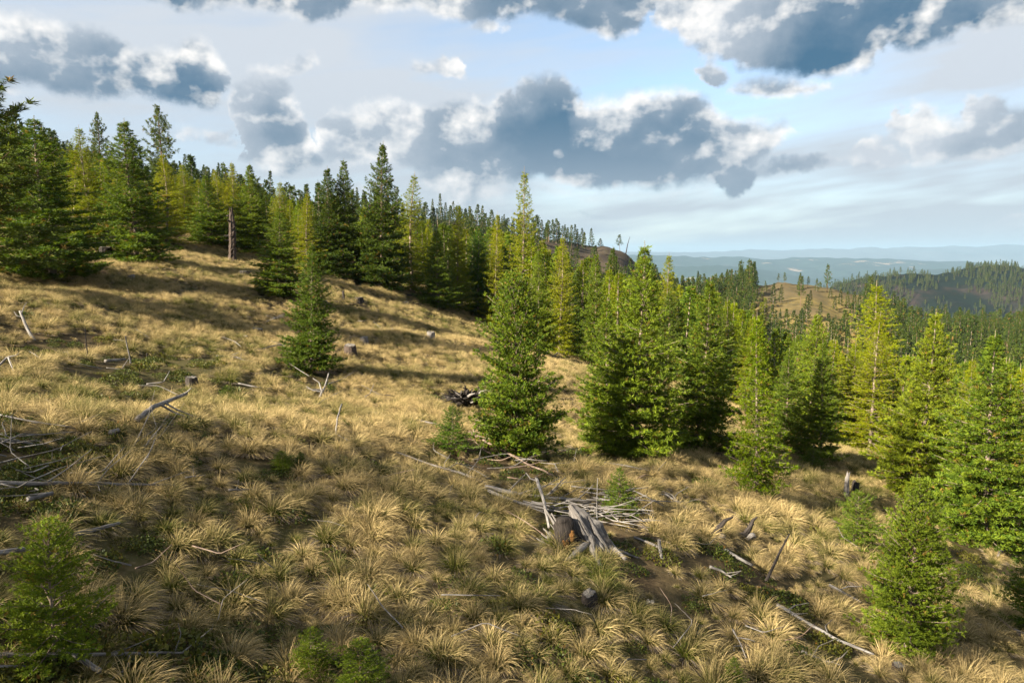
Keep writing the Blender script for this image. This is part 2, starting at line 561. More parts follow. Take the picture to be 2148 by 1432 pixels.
def build_haze():
    m = bpy.data.materials.new("haze_air")
    m.use_nodes = True
    m.node_tree.nodes.clear()
    nb = NB(m.node_tree)
    v = nb.node("ShaderNodeVolumePrincipled")
    v.inputs["Color"].default_value = (0.26, 0.395, 0.56, 1)
    v.inputs["Density"].default_value = 0.00007
    v.inputs["Anisotropy"].default_value = 0.0
    o = nb.node("ShaderNodeOutputMaterial")
    nb.t.links.new(v.outputs[0], o.inputs["Volume"])
    x, y0, y1, z0, z1 = 32000.0, -500.0, 28000.0, -640.0, 248.0
    V = [(-x, y0, z0), (x, y0, z0), (x, y1, z0), (-x, y1, z0), (-x, y0, z1), (x, y0, z1), (x, y1, z1), (-x, y1, z1)]
    F = [(0, 3, 2, 1), (4, 5, 6, 7), (0, 1, 5, 4), (1, 2, 6, 5), (2, 3, 7, 6), (3, 0, 4, 7)]
    tag(put_obj("haze", make_mesh("haze", V, F, [m])), "thin blue haze filling the air over the valley", "haze", None, "stuff")


build_haze()


# ------------------------------------------------------------------ conifers
def tube(P, R, sides=7, cap=True):
    """Tapered tube along points P with radii R: verts, triangles, grain coordinates."""
    P = np.asarray(P, float)
    R = np.asarray(R, float)
    n = len(P)
    T = np.gradient(P, axis=0)
    T /= np.linalg.norm(T, axis=1)[:, None] + 1e-9
    ref = np.array([0.0, 0.0, 1.0]) if abs(T[0][2]) < 0.8 else np.array([1.0, 0.0, 0.0])
    A = np.cross(T, ref)
    A /= np.linalg.norm(A, axis=1)[:, None] + 1e-9
    B = np.cross(T, A)
    th = np.linspace(0, 2 * math.pi, sides, endpoint=False)
    ring = (A[:, None, :] * np.cos(th)[None, :, None] + B[:, None, :] * np.sin(th)[None, :, None]) * (R[:, None, None] if R.ndim == 1 else R[:, :, None])
    V = (P[:, None, :] + ring).reshape(-1, 3)
    ln = np.concatenate([[0], np.cumsum(np.linalg.norm(np.diff(P, axis=0), axis=1))])
    rad = float(np.max(R))
    G = np.stack([np.tile(np.cos(th) * rad, n), np.tile(np.sin(th) * rad, n), np.repeat(ln, sides)], 1)
    F = []
    i = np.arange(n - 1)[:, None] * sides
    j = np.arange(sides)[None, :]
    k = (j + 1) % sides
    a, b, c, d = i + j, i + k, i + sides + k, i + sides + j
    F = np.concatenate([np.stack([a, b, c], -1).reshape(-1, 3), np.stack([a, c, d], -1).reshape(-1, 3)])
    if cap:
        V = np.vstack([V, P[0], P[-1]])
        G = np.vstack([G, [0, 0, 0], [0, 0, ln[-1]]])
        m = len(V)
        jj = np.arange(sides)
        kk = (jj + 1) % sides
        F = np.vstack([F, np.stack([np.full(sides, m - 2), kk, jj], 1), np.stack([np.full(sides, m - 1), (n - 1) * sides + jj, (n - 1) * sides + kk], 1)])
    return V, F, G


class Tris:
    def __init__(self):
        self.V, self.F, self.G, self.n = [], [], [], 0

    def add(self, V, F, G):
        self.V.append(V)
        self.F.append(F + self.n)
        self.G.append(G)
        self.n += len(V)

    def get(self):
        return np.vstack(self.V), np.vstack(self.F), np.vstack(self.G)


def expand_shoots(rg, P, A, L, st):
    """Each shoot becomes a small brush of thin needle triangles."""
    n, m = st["needles"], len(P)
    A = A / (np.linalg.norm(A, axis=1)[:, None] + 1e-9)
    ref = np.where(np.abs(A[:, 2:3]) < 0.9, np.array([[0, 0, 1.0]]), np.array([[1.0, 0, 0]]))
    E1 = np.cross(A, ref)
    E1 /= np.linalg.norm(E1, axis=1)[:, None] + 1e-9
    E2 = np.cross(A, E1)
    j = np.arange(n)
    th = rg.uniform(0, 6.28, (m, 1)) + 2.4 * j[None, :] + rg.normal(0, 0.3, (m, n))
    phi = np.radians(st["phi"]) * rg.uniform(0.5, 1.3, (m, n))
    phi[:, -1] *= 0.2
    D = A[:, None, :] * np.cos(phi)[..., None] + (E1[:, None, :] * np.cos(th)[..., None] + E2[:, None, :] * np.sin(th)[..., None]) * np.sin(phi)[..., None]
    B = P[:, None, :] + A[:, None, :] * (L[:, None] * 0.75 * (j / n)[None, :])[..., None]
    sc = (L / st["shoot"])[:, None, None] * rg.uniform(0.75, 1.25, (m, n, 1))
    Wd = np.cross(D, rg.normal(0, 1, (m, n, 3)))
    Wd /= np.linalg.norm(Wd, axis=2)[..., None] + 1e-9
    w = Wd * st["wd"] * 0.5 * sc
    tip = B + D * st["nl"] * sc
    mid = B + D * st["nl"] * sc * 0.35
    V = np.stack([B, mid + w, tip, mid - w], 2).reshape(-1, 3)
    F = (np.arange(m * n)[:, None] * 4 + np.array([[0, 1, 2, 3]])).astype(np.int32)
    r = np.repeat(rg.uniform(0, 1, m), n * 4)
    return V, F, r


def gen_conifer(seed, H, R, st):
    rg = np.random.default_rng(seed)
    zs = np.linspace(0, 1, 13)
    lean = rg.normal(0, 0.012, 2)
    ph = rg.uniform(0, 6.28, 2)

    def axis(t):
        t = np.asarray(t, float)
        return np.stack([H * (lean[0] * t + 0.008 * np.sin(5 * t + ph[0])), H * (lean[1] * t + 0.008 * np.sin(4 * t + ph[1])), H * t], -1)

    wood = Tris()
    r0 = st["trunk"] * H
    rr = r0 * (1 - zs) ** 0.85 + 0.004 * H / 6
    rr[0] *= 1.35
    P0 = axis(zs)
    P0[0, 2] -= 0.06 * H / 6 + 0.1
    wood.add(*tube(P0, rr, st.get("sides", 7)))
    SP, SA, SL = [], [], []
    t = st["cb"]
    gaps = rg.uniform(0, 6.28, 2)
    while t < 0.955:
        nbr = max(2, int(round(rg.normal(st["nb"], 0.8))))
        off = rg.uniform(0, 6.28)
        for b in range(nbr):
            az = off + b * 6.283 / nbr + rg.normal(0, 0.25)
            tt = min(0.99, t + rg.uniform(-0.4, 0.4) * st["sp"])
            prof = (1 - tt) ** st["pw"] * (0.72 + 0.28 * min(1, (tt - st["cb"]) / 0.12 + 0.2))
            prof *= 0.30 + 0.70 * min(1.0, (1 - tt) / 0.22)
            prof *= 1 + st.get("lobe", 0.12) * math.sin(3 * az + gaps[0] + 9 * tt)
            L = R * prof * rg.uniform(*st["lr"]) + 0.035 * H / 6 * st.get("lead", 1.0)
            if rg.uniform() < st.get("gap", 0.04):
                continue
            a = math.radians(st["a0"] + (st["a1"] - st["a0"]) * tt ** 1.3 + rg.normal(0, st.get("aj", 6)))
            dh = np.array([math.cos(az), math.sin(az), 0.0])
            s = np.linspace(0, 1, 7)
            swing = rg.normal(0, 0.08)
            side = np.array([-dh[1], dh[0], 0.0])
            base = axis(tt)
            path = base + dh * (L * s * math.cos(a))[:, None] + side * (L * swing * s * s)[:, None]
            path[:, 2] += L * (s * math.sin(a) - st["droop"] * s ** 2 + st["up"] * s ** 3)
            if L > st["minlimb"]:
                wood.add(*tube(path[[0, 2, 4, 6]], np.array([0.016, 0.011, 0.007, 0.003]) * L + 0.002, 3, False))
            tang = np.gradient(path, axis=0)
            tang /= np.linalg.norm(tang, axis=1)[:, None] + 1e-9
            # twigs left and right of the branch
            nt = max(2, int(L * (1 - st["bare"]) / st["tw"]))
            si = st["bare"] + (1 - st["bare"]) * (np.arange(nt) + rg.uniform(0, 1, nt)) / nt
            pi = np.stack([np.interp(si, s, path[:, q]) for q in range(3)], 1)
            ti = np.stack([np.interp(si, s, tang[:, q]) for q in range(3)], 1)
            sg = np.where(np.arange(nt) % 2 == 0, 1.0, -1.0)
            fan = np.radians(rg.uniform(35, 70, nt))
            td = ti * np.cos(fan)[:, None] + side * (sg * np.sin(fan))[:, None]
            td[:, 2] += rg.normal(st["twz"], st["twj"], nt)
            td /= np.linalg.norm(td, axis=1)[:, None]
            tl = np.maximum(st["shoot"] * 0.7, st["tlf"] * L * (1.08 - si) ** 0.75 * rg.uniform(0.6, 1.25, nt))
            ns = np.maximum(1, (tl / st["shs"]).astype(int))
            idx = np.repeat(np.arange(nt), ns)
            k = np.concatenate([np.arange(q) for q in ns])
            f = (k + rg.uniform(0.2, 0.9, len(k))) / ns[idx]
            SP.append(pi[idx] + td[idx] * (tl[idx] * f)[:, None])
            SA.append(td[idx] + rg.normal(0, 0.35, (len(k), 3)) + np.array([0, 0, st.get("rise", 0.12)]))
            SL.append(st["shoot"] * rg.uniform(0.75, 1.25, len(k)) * (1 - st.get("fine", 0.35) * tt))
            # the branch end itself
            ne = max(2, int(L * 0.5 / st["shs"]))
            se = rg.uniform(max(0.3, st["bare"]), 1.0, ne)
            se[0] = 0.99
            SP.append(np.stack([np.interp(se, s, path[:, q]) for q in range(3)], 1))
            SA.append(np.stack([np.interp(se, s, tang[:, q]) for q in range(3)], 1) + rg.normal(0, 0.25, (ne, 3)))
            SL.append(st["shoot"] * rg.uniform(0.8, 1.3, ne) * (1 - st.get("fine", 0.35) * tt))
        t += st["sp"] * (0.55 + 0.75 * (1 - t)) * rg.uniform(0.8, 1.2)
    # leader at the very top
    tl = np.linspace(0.90, 0.995, 12)
    SP.append(axis(tl))
    SA.append(np.tile([0, 0, 1.0], (12, 1)) + rg.normal(0, 0.35, (12, 3)))
    SL.append(np.full(12, st["shoot"]) * (1 - st.get("fine", 0.35)) * np.linspace(0.85, 0.4, 12))
    cv, cf, cr = expand_shoots(rg, np.vstack(SP), np.vstack(SA), np.concatenate(SL), st)
    return wood.get(), (cv, cf, cr)


FIR = dict(trunk=0.011, cb=0.03, nb=7, sp=0.029, pw=0.80, lr=(0.58, 1.20), a0=0, a1=52, droop=0.18, up=0.22, minlimb=0.35, bare=0.10,
           tw=0.056, twz=-0.02, twj=0.19, tlf=0.46, shoot=0.115, shs=0.085, needles=10, phi=48, nl=0.094, wd=0.023, lead=0.9, lobe=0.16)
SPRUCE = dict(FIR, pw=0.58, a0=8, a1=62, nb=7, sp=0.030, lead=3.4, lr=(0.65, 1.15), tw=0.065, shoot=0.10, wd=0.025, nl=0.075)
LARCH = dict(FIR, trunk=0.009, nb=6, sp=0.019, pw=0.72, a0=-4, a1=36, droop=0.10, up=0.14, tw=0.055, tlf=0.36, twz=-0.10, twj=0.28, shoot=0.085, shs=0.068,
             needles=7, phi=66, nl=0.070, wd=0.021, lr=(0.55, 1.15), aj=9, rise=0.05, gap=0.06)
PINE = dict(FIR, trunk=0.013, cb=0.10, nb=5, sp=0.036, pw=0.50, a0=-6, a1=50, droop=0.10, up=0.25, bare=0.28, tw=0.11, tlf=0.36, twj=0.40, shoot=0.20, shs=0.14,
            needles=14, phi=66, nl=0.19, wd=0.040, lr=(0.5, 1.15), aj=12, gap=0.08, lobe=0.25)
YOUNG = dict(FIR, trunk=0.010, cb=0.04, nb=6, sp=0.052, pw=0.66, a0=8, a1=55, droop=0.10, up=0.14, minlimb=0.12, tw=0.038, tlf=0.50, shoot=0.066, shs=0.045,
             needles=9, phi=52, nl=0.046, wd=0.013, lead=1.6, lr=(0.6, 1.15))
FARFIR = dict(FIR, trunk=0.013, cb=0.06, nb=5, sp=0.050, pw=0.95, tw=0.40, tlf=0.30, shoot=0.50, shs=0.45, needles=4, phi=42, nl=0.52, wd=0.24, minlimb=9, sides=4, lr=(0.45, 1.25), fine=0.55, lead=0.5)
FARPINE = dict(FARFIR, cb=0.34, nb=4, sp=0.060, pw=0.50, fine=0.3, gap=0.18, lobe=0.3, phi=60, lr=(0.45, 1.15))


def mat_foliage(name, c0, c1, trans=0.3, tboost=(1.25, 1.2, 0.6)):
    m, nb = mat_new(name)
    oi = nb.node("ShaderNodeObjectInfo")
    at = nb.node("ShaderNodeAttribute", attribute_name="r")
    f = nb.m("MULTIPLY_ADD", at.outputs["Fac"], 0.75, nb.m("MULTIPLY_ADD", oi.outputs["Random"], 0.5, -0.12), clamp=True)
    c = nb.mix(f, c0, c1)
    c = nb.mix(1.0, c, oi.outputs["Color"], "MULTIPLY")
    # a few browned shoots
    c = nb.mix(nb.smooth(at.outputs["Fac"], 0.965, 0.975, 0, 0.75), c, (0.16, 0.085, 0.025))
    tc = nb.v("MULTIPLY", c, tboost)
    finish(nb, leafy(nb, c, trans, 0.65, tc, 0.12))
    return m


def mat_bark(name, c0, c1, sc=14.0):
    m, nb = mat_new(name)
    at = nb.node("ShaderNodeAttribute", attribute_name="grain")
    v = nb.v("MULTIPLY", at.outputs["Vector"], (1.0, 1.0, 0.28))
    n = nb.noise(v, sc, 5, 0.65)
    n2 = nb.noise(at.outputs["Vector"], 3.0, 3, 0.6)
    c = nb.mix(nb.smooth(n, 0.38, 0.66), c0, c1)
    c = nb.mix(nb.smooth(n2, 0.5, 0.75, 0, 0.5), c, c1)
    finish(nb, principled(nb, c, 0.9, bump(nb, n, 0.7, 0.02), 0.1))
    return m


M_FIR = mat_foliage("fir_needles", (0.026, 0.056, 0.008), (0.104, 0.146, 0.012), 0.30)
M_LARCH = mat_foliage("larch_needles", (0.068, 0.110, 0.003), (0.168, 0.196, 0.004), 0.34)
M_PINE = mat_foliage("pine_needles", (0.026, 0.046, 0.008), (0.062, 0.086, 0.012), 0.2)
M_FAR = mat_foliage("distant_conifer_needles", (0.012, 0.027, 0.006), (0.055, 0.078, 0.007), 0.2)
M_BARK = mat_bark("conifer_bark", (0.10, 0.075, 0.058), (0.24, 0.20, 0.165))
M_BARKD = mat_bark("pine_bark", (0.06, 0.038, 0.026), (0.15, 0.10, 0.07))


class Kind:
    def __init__(self, key, seed, H, R, st, leaf, bark, single=False):
        (wv, wf, wg), (cv, cf, cr) = gen_conifer(seed, H, R, st)
        self.H, self.R, self.single = H, R, single
        if single:
            n = len(wv)
            V = np.vstack([wv, cv])
            # quads of the needles as two triangles so one mesh keeps one face size
            cf3 = np.vstack([cf[:, [0, 1, 2]], cf[:, [0, 2, 3]]]) + n
            F = np.vstack([wf, cf3])
            mi = np.concatenate([np.ones(len(wf), int), np.zeros(len(cf3), int)])
            rr = np.concatenate([np.zeros(n), cr])
            G = np.vstack([wg, np.zeros((len(cv), 3))])
            self.mesh = make_mesh(key, V, F, [leaf, bark], {"r": ("FLOAT", rr), "grain": ("FLOAT_VECTOR", G)}, mat_index=mi)
        else:
            self.trunk = make_mesh(key + "_trunk", wv, wf, [bark], {"grain": ("FLOAT_VECTOR", wg)}, smooth=True)
            self.crown = make_mesh(key + "_crown", cv, cf, [leaf], {"r": ("FLOAT", cr)})


def plant(name, K, loc, h, w, label, group=None, rot=None, tint=(1, 1, 1), cat="tree"):
    """One tree: an Empty at its foot with trunk and crown as parts (or one small mesh when it is far away)."""
    rz = random.uniform(0, 6.28) if rot is None else rot
    s = (w / (2 * K.R), w / (2 * K.R), h / K.H)
    if K.single:
        root = put_obj(name, K.mesh, None, loc)
        parts = [root]
    else:
        root = put_obj(name, None, None, loc)
        root.empty_display_size = 0.3
        parts = [put_obj("trunk", K.trunk, root), put_obj("crown", K.crown, root)]
    root.rotation_euler = (random.gauss(0, 0.022), random.gauss(0, 0.022), rz)
    root.scale = s
    for p in parts:
        p.color = (*tint, 1.0)
    return tag(root, label, cat, group)


def plant_px(name, K, px, py_base, py_top, w_px, label, group=None, depth=None, tint=(1, 1, 1), rot=None, cat="tree"):
    p = ground_at(px, py_base) if depth is None else at_depth(px, depth)
    h = max(0.3, top_height(p, px, py_top))
    w = 1.28 * w_px * p.y / F_PX
    return plant(name, K, p, h, w, label, group, rot, tint, cat)


# ------------------------------------------------------------------ bunchgrass
def mat_grass():
    m, nb = mat_new("bunchgrass_blades")
    t = nb.node("ShaderNodeAttribute", attribute_name="t").outputs["Fac"]
    r = nb.node("ShaderNodeAttribute", attribute_name="r").outputs["Fac"]
    k = nb.node("ShaderNodeAttribute", attribute_name="thatch").outputs["Fac"]
    oi = nb.node("ShaderNodeObjectInfo")
    pos = nb.node("ShaderNodeNewGeometry").outputs["Position"]
    zone = nb.noise(pos, 0.16, 3, 0.6)
    # each plant is more or less green, in loose zones
    green = nb.m("ADD", nb.m("MULTIPLY_ADD", oi.outputs["Random"], 0.85, -0.36), nb.smooth(zone, 0.36, 0.66, -0.08, 0.55))
    straw = nb.mix(r, (0.230, 0.170, 0.074), (0.480, 0.378, 0.190))
    olive = nb.mix(r, (0.034, 0.052, 0.006), (0.100, 0.108, 0.016))
    f = nb.m("ADD", nb.smooth(t, 0.14, 0.70, -0.20, 1.0), nb.m("MULTIPLY_ADD", r, 0.5, -0.15))
    f = nb.m("SUBTRACT", f, green, clamp=True)
    c = nb.mix(f, olive, straw)
    grey = nb.mix(r, (0.12, 0.098, 0.083), (0.28, 0.232, 0.198))
    c = nb.mix(k, c, grey)
    c = nb.mix(1.0, c, oi.outputs["Color"], "MULTIPLY")
    finish(nb, leafy(nb, c, 0.30, 0.6, None, 0.15))
    return m


M_GRASS = mat_grass()


def gen_blades(rg, n, base_r, len_rng, tilt, width, grav, comb, segs=5, thatch=0.0):
    """Arching blades from one crown: positions integrate a direction that bends down and downslope (+X)."""
    az = rg.uniform(0, 6.283, n)
    ti = np.radians(rg.uniform(tilt[0], tilt[1], n))
    d = np.stack([np.cos(az) * np.sin(ti), np.sin(az) * np.sin(ti), np.cos(ti)], 1)
    rb = base_r * np.sqrt(rg.uniform(0, 1, n))
    p = np.stack([np.cos(az) * rb, np.sin(az) * rb, np.full(n, -0.03)], 1)
    L = rg.uniform(*len_rng, n)
    W = width * rg.uniform(0.7, 1.3, n)
    tw = rg.normal(0, 0.15, (n, 3))
    pts, dirs = [p.copy()], [d.copy()]
    for s in range(segs):
        p = p + d * (L / segs)[:, None]
        d = d + np.array([comb[0], comb[1], -grav])[None, :] * rg.uniform(0.5, 1.5, n)[:, None] / segs * 2 + tw / segs
        d /= np.linalg.norm(d, axis=1)[:, None]
        p[:, 2] = np.maximum(p[:, 2], 0.015 + 0.02 * rg.uniform(0, 1, n))
        pts.append(p.copy())
        dirs.append(d.copy())
    P = np.stack(pts, 1)
    side = np.cross(np.stack(dirs, 1), rg.normal(0, 1, (n, 1, 3)) + np.array([0, 0, 0.6]))
    side /= np.linalg.norm(side, axis=2)[..., None] + 1e-9
    tt = np.linspace(0, 1, segs + 1)
    w = (W[:, None] * (1 - tt ** 1.5 * 0.85)[None, :])[..., None] * 0.5
    V = np.stack([P - side * w, P + side * w], 2).reshape(-1, 3)
    m = (segs + 1) * 2
    q = np.arange(segs) * 2
    quad = np.stack([q, q + 1, q + 3, q + 2], 1)
    F = (np.arange(n)[:, None, None] * m + quad[None]).reshape(-1, 4)
    T = np.tile(np.repeat(tt, 2), n)
    r = np.repeat(rg.uniform(0, 1, n), m)
    k = np.full(len(V), thatch)
    return V, F, T, r, k


def make_tussock(seed, wild):
    rg = np.random.default_rng(100 + seed)
    parts = [
        gen_blades(rg, 380, 0.11, (0.34, 0.60), (6, 68), 0.0105, 0.80, (0.26, -0.04)),       # arching straw
        gen_blades(rg, 80, 0.06, (0.20, 0.38), (0, 45), 0.0100, 0.20, (0.05, 0.0)),             # upright green heart
        gen_blades(rg, 190, 0.13, (0.28, 0.52), (50, 89), 0.0110, 0.60, (0.24, -0.03), thatch=1.0),  # old grey thatch below
    ]
    if wild:
        parts.append(gen_blades(rg, 14, 0.05, (0.45, 0.62), (2, 30), 0.008, 0.12, (0.10, 0.0)))
    V, F, T, r, k, o = [], [], [], [], [], 0
    for v, f, t_, r_, k_ in parts:
        V.append(v); F.append(f + o); T.append(t_); r.append(r_); k.append(k_)
        o += len(v)
    V = np.vstack(V)
    ang = rg.uniform(-0.4, 0.4)
    return make_mesh("grass_tussock", V, np.vstack(F), [M_GRASS], {"t": ("FLOAT", np.concatenate(T)), "r": ("FLOAT", np.concatenate(r)), "thatch": ("FLOAT", np.concatenate(k))}, smooth=True)


TUSSOCKS = [make_tussock(i, i % 2 == 0) for i in range(10)]


def make_cover(seed, n, leaf, spread, hgt):
    """Low leafy ground-cover clump: small oval leaves on short stems."""
    rg = np.random.default_rng(500 + seed)
    a = rg.uniform(0, 6.283, n)
    rr = spread * np.sqrt(rg.uniform(0, 1, n))
    P = np.stack([np.cos(a) * rr, np.sin(a) * rr, hgt * rg.uniform(0.1, 1, n) * (1.05 - (rr / spread) ** 2)], 1)
    D = rg.normal(0, 1, (n, 3)) + np.array([0, 0, 0.5])
    D /= np.linalg.norm(D, axis=1)[:, None]
    S = np.cross(D, rg.normal(0, 1, (n, 3)))
    S /= np.linalg.norm(S, axis=1)[:, None]
    l = leaf * rg.uniform(0.6, 1.4, n)[:, None]
    V = np.stack([P, P + D * l * 0.5 + S * l * 0.3, P + D * l, P + D * l * 0.5 - S * l * 0.3], 1).reshape(-1, 3)
    F = np.arange(n * 4).reshape(-1, 4)
    return V, F, np.repeat(rg.uniform(0, 1, n), 4)


def mat_cover():
    m, nb = mat_new("ground_cover_leaves")
    r = nb.node("ShaderNodeAttribute", attribute_name="r").outputs["Fac"]
    oi = nb.node("ShaderNodeObjectInfo")
    c = nb.mix(r, (0.020, 0.036, 0.006), (0.066, 0.080, 0.011))
    c = nb.mix(nb.smooth(oi.outputs["Random"], 0.55, 0.95, 0, 0.7), c, (0.100, 0.092, 0.012))
    c = nb.mix(nb.smooth(r, 0.95, 0.97, 0, 0.7), c, (0.15, 0.065, 0.02))
    c = nb.mix(1.0, c, oi.outputs["Color"], "MULTIPLY")
    finish(nb, leafy(nb, c, 0.3, 0.55, None, 0.2))
    return m


M_COVER = mat_cover()
_covers = []
for _i in range(4):
    _v, _f, _r = make_cover(_i, 420, 0.045, 0.34, 0.17)
    _covers.append(make_mesh("low_shrub", _v, _f, [M_COVER], {"r": ("FLOAT", _r)}))


def scatter_stuff(name, pts, rots, scls, idx, sources, label):
    """One object of kind stuff: copies of existing plants set out on the given points with geometry nodes."""
    me = make_mesh(name, pts, np.zeros((0, 3), int))
    for an, kind, data in (("rot", "FLOAT_VECTOR", rots), ("scl", "FLOAT_VECTOR", scls)):
        me.attributes.new(an, kind, "POINT").data.foreach_set("vector", np.asarray(data, np.float32).ravel())
    me.attributes.new("pick", "INT", "POINT").data.foreach_set("value", np.asarray(idx, np.int32))
    o = put_obj(name, me)
    ng = bpy.data.node_groups.new(name, "GeometryNodeTree")
    ng.interface.new_socket("Geometry", in_out="INPUT", socket_type="NodeSocketGeometry")
    ng.interface.new_socket("Geometry", in_out="OUTPUT", socket_type="NodeSocketGeometry")
    N, Lk = ng.nodes, ng.links
    gi, go = N.new("NodeGroupInput"), N.new("NodeGroupOutput")
    iop = N.new("GeometryNodeInstanceOnPoints")
    jn = N.new("GeometryNodeJoinGeometry")
    for s in sources:
        oi = N.new("GeometryNodeObjectInfo")
        oi.inputs["Object"].default_value = s
        oi.inputs["As Instance"].default_value = True
        Lk.new(oi.outputs["Geometry"], jn.inputs[0])
    for an, typ, sock in (("rot", "FLOAT_VECTOR", "Rotation"), ("scl", "FLOAT_VECTOR", "Scale"), ("pick", "INT", "Instance Index")):
        na = N.new("GeometryNodeInputNamedAttribute")
        na.data_type = typ
        na.inputs["Name"].default_value = an
        out = [q for q in na.outputs if q.enabled and q.name == "Attribute"][0]
        if sock == "Rotation":
            er = N.new("FunctionNodeEulerToRotation")
            Lk.new(out, er.inputs[0])
            out = er.outputs[0]
        Lk.new(out, iop.inputs[sock])
    iop.inputs["Pick Instance"].default_value = True
    Lk.new(gi.outputs[0], iop.inputs["Points"])
    Lk.new(jn.outputs[0], iop.inputs["Instance"])
    Lk.new(iop.outputs[0], go.inputs[0])
    md = o.modifiers.new("scatter", "NODES")
    md.node_group = ng
    return tag(o, label, None, None, "stuff")


# ---- where the grass is thin: (pixel x, pixel y, radius x, radius y, cover density)
BARE = [
    (60, 985, 200, 90, 0.9), (0, 1080, 180, 70, 0.8), (330, 1400, 220, 45, 1.0), (60, 1420, 160, 60, 0.9), (250, 1170, 130, 50, 0.5),
    (300, 780, 170, 55, 0.9), (80, 740, 130, 45, 0.7), (480, 830, 40, 25, 0.9), (640, 790, 90, 25, 0.6),
    (1060, 985, 130, 45, 0.35), (1230, 1120, 110, 60, 0.25), (1385, 1262, 60, 42, 0.15), (1560, 1220, 90, 40, 0.6),
    (1450, 1300, 70, 40, 0.5), (1330, 1190, 60, 40, 0.5), (400, 615, 50, 12, 0.9), (1110, 930, 110, 30, 0.2), (2060, 1200, 90, 60, 0.4),
    (350, 890, 60, 25, 0.3), (780, 985, 30, 25, 0.5), (640, 1100, 40, 25, 0.4), (560, 1180, 40, 25, 0.3),
]


def to_pixel(P):
    """Where world points appear in the photograph's frame; used only to look up which patch a plant belongs to."""
    X, Y, Z = P[:, 0], P[:, 1], P[:, 2] - CZ
    s, c = math.sin(PITCH), math.cos(PITCH)
    dep = Y * c - Z * s
    up = Y * s + Z * c
    dep = np.where(dep < 0.5, 0.5, dep)
    return CX + F_PX * X / dep, CY - F_PX * up / dep


def bare_patches():
    """The thin patches as ellipses on the ground, in metres."""
    out = []
    for px, py, rx, ry, cd in BARE:
        c = ground_at(px, py)
        a = ground_at(px + rx, py)
        b0, b1 = ground_at(px, py - ry), ground_at(px, py + ry)
        out.append((c.x, c.y, abs((a - c).x) or 1.0, max(0.4, (b0 - b1).length * 0.5), cd))
    return out


PATCH = bare_patches()


def patch_factor(x, y):
    f = np.zeros_like(x)
    cov = np.zeros_like(x)
    for cx, cy, rx, ry, cd in PATCH:
        d = np.sqrt(((x - cx) / rx) ** 2 + ((y - cy) / ry) ** 2) + 0.22 * waves(x, y, 1.4, seed=1)
        g = 1 - smoothstep(d, 0.75, 1.1)
        f = np.maximum(f, g)
        cov = np.maximum(cov, g * cd)
    return f, cov


def slope_rot(n, rg, yaw_sd=0.6):
    """Plants lean with the slope; their downslope side (+X) points down the hill."""
    tilt = Matrix.Rotation(math.atan(0.20) * 0.8, 3, "Y")
    out = np.zeros((n, 3))
    for i in range(n):
        yaw = rg.normal(-0.35, yaw_sd)
        e = (Matrix.Rotation(rg.normal(0, 0.08), 3, "X") @ tilt @ Matrix.Rotation(yaw, 3, "Z")).to_euler()
        out[i] = e
    return out


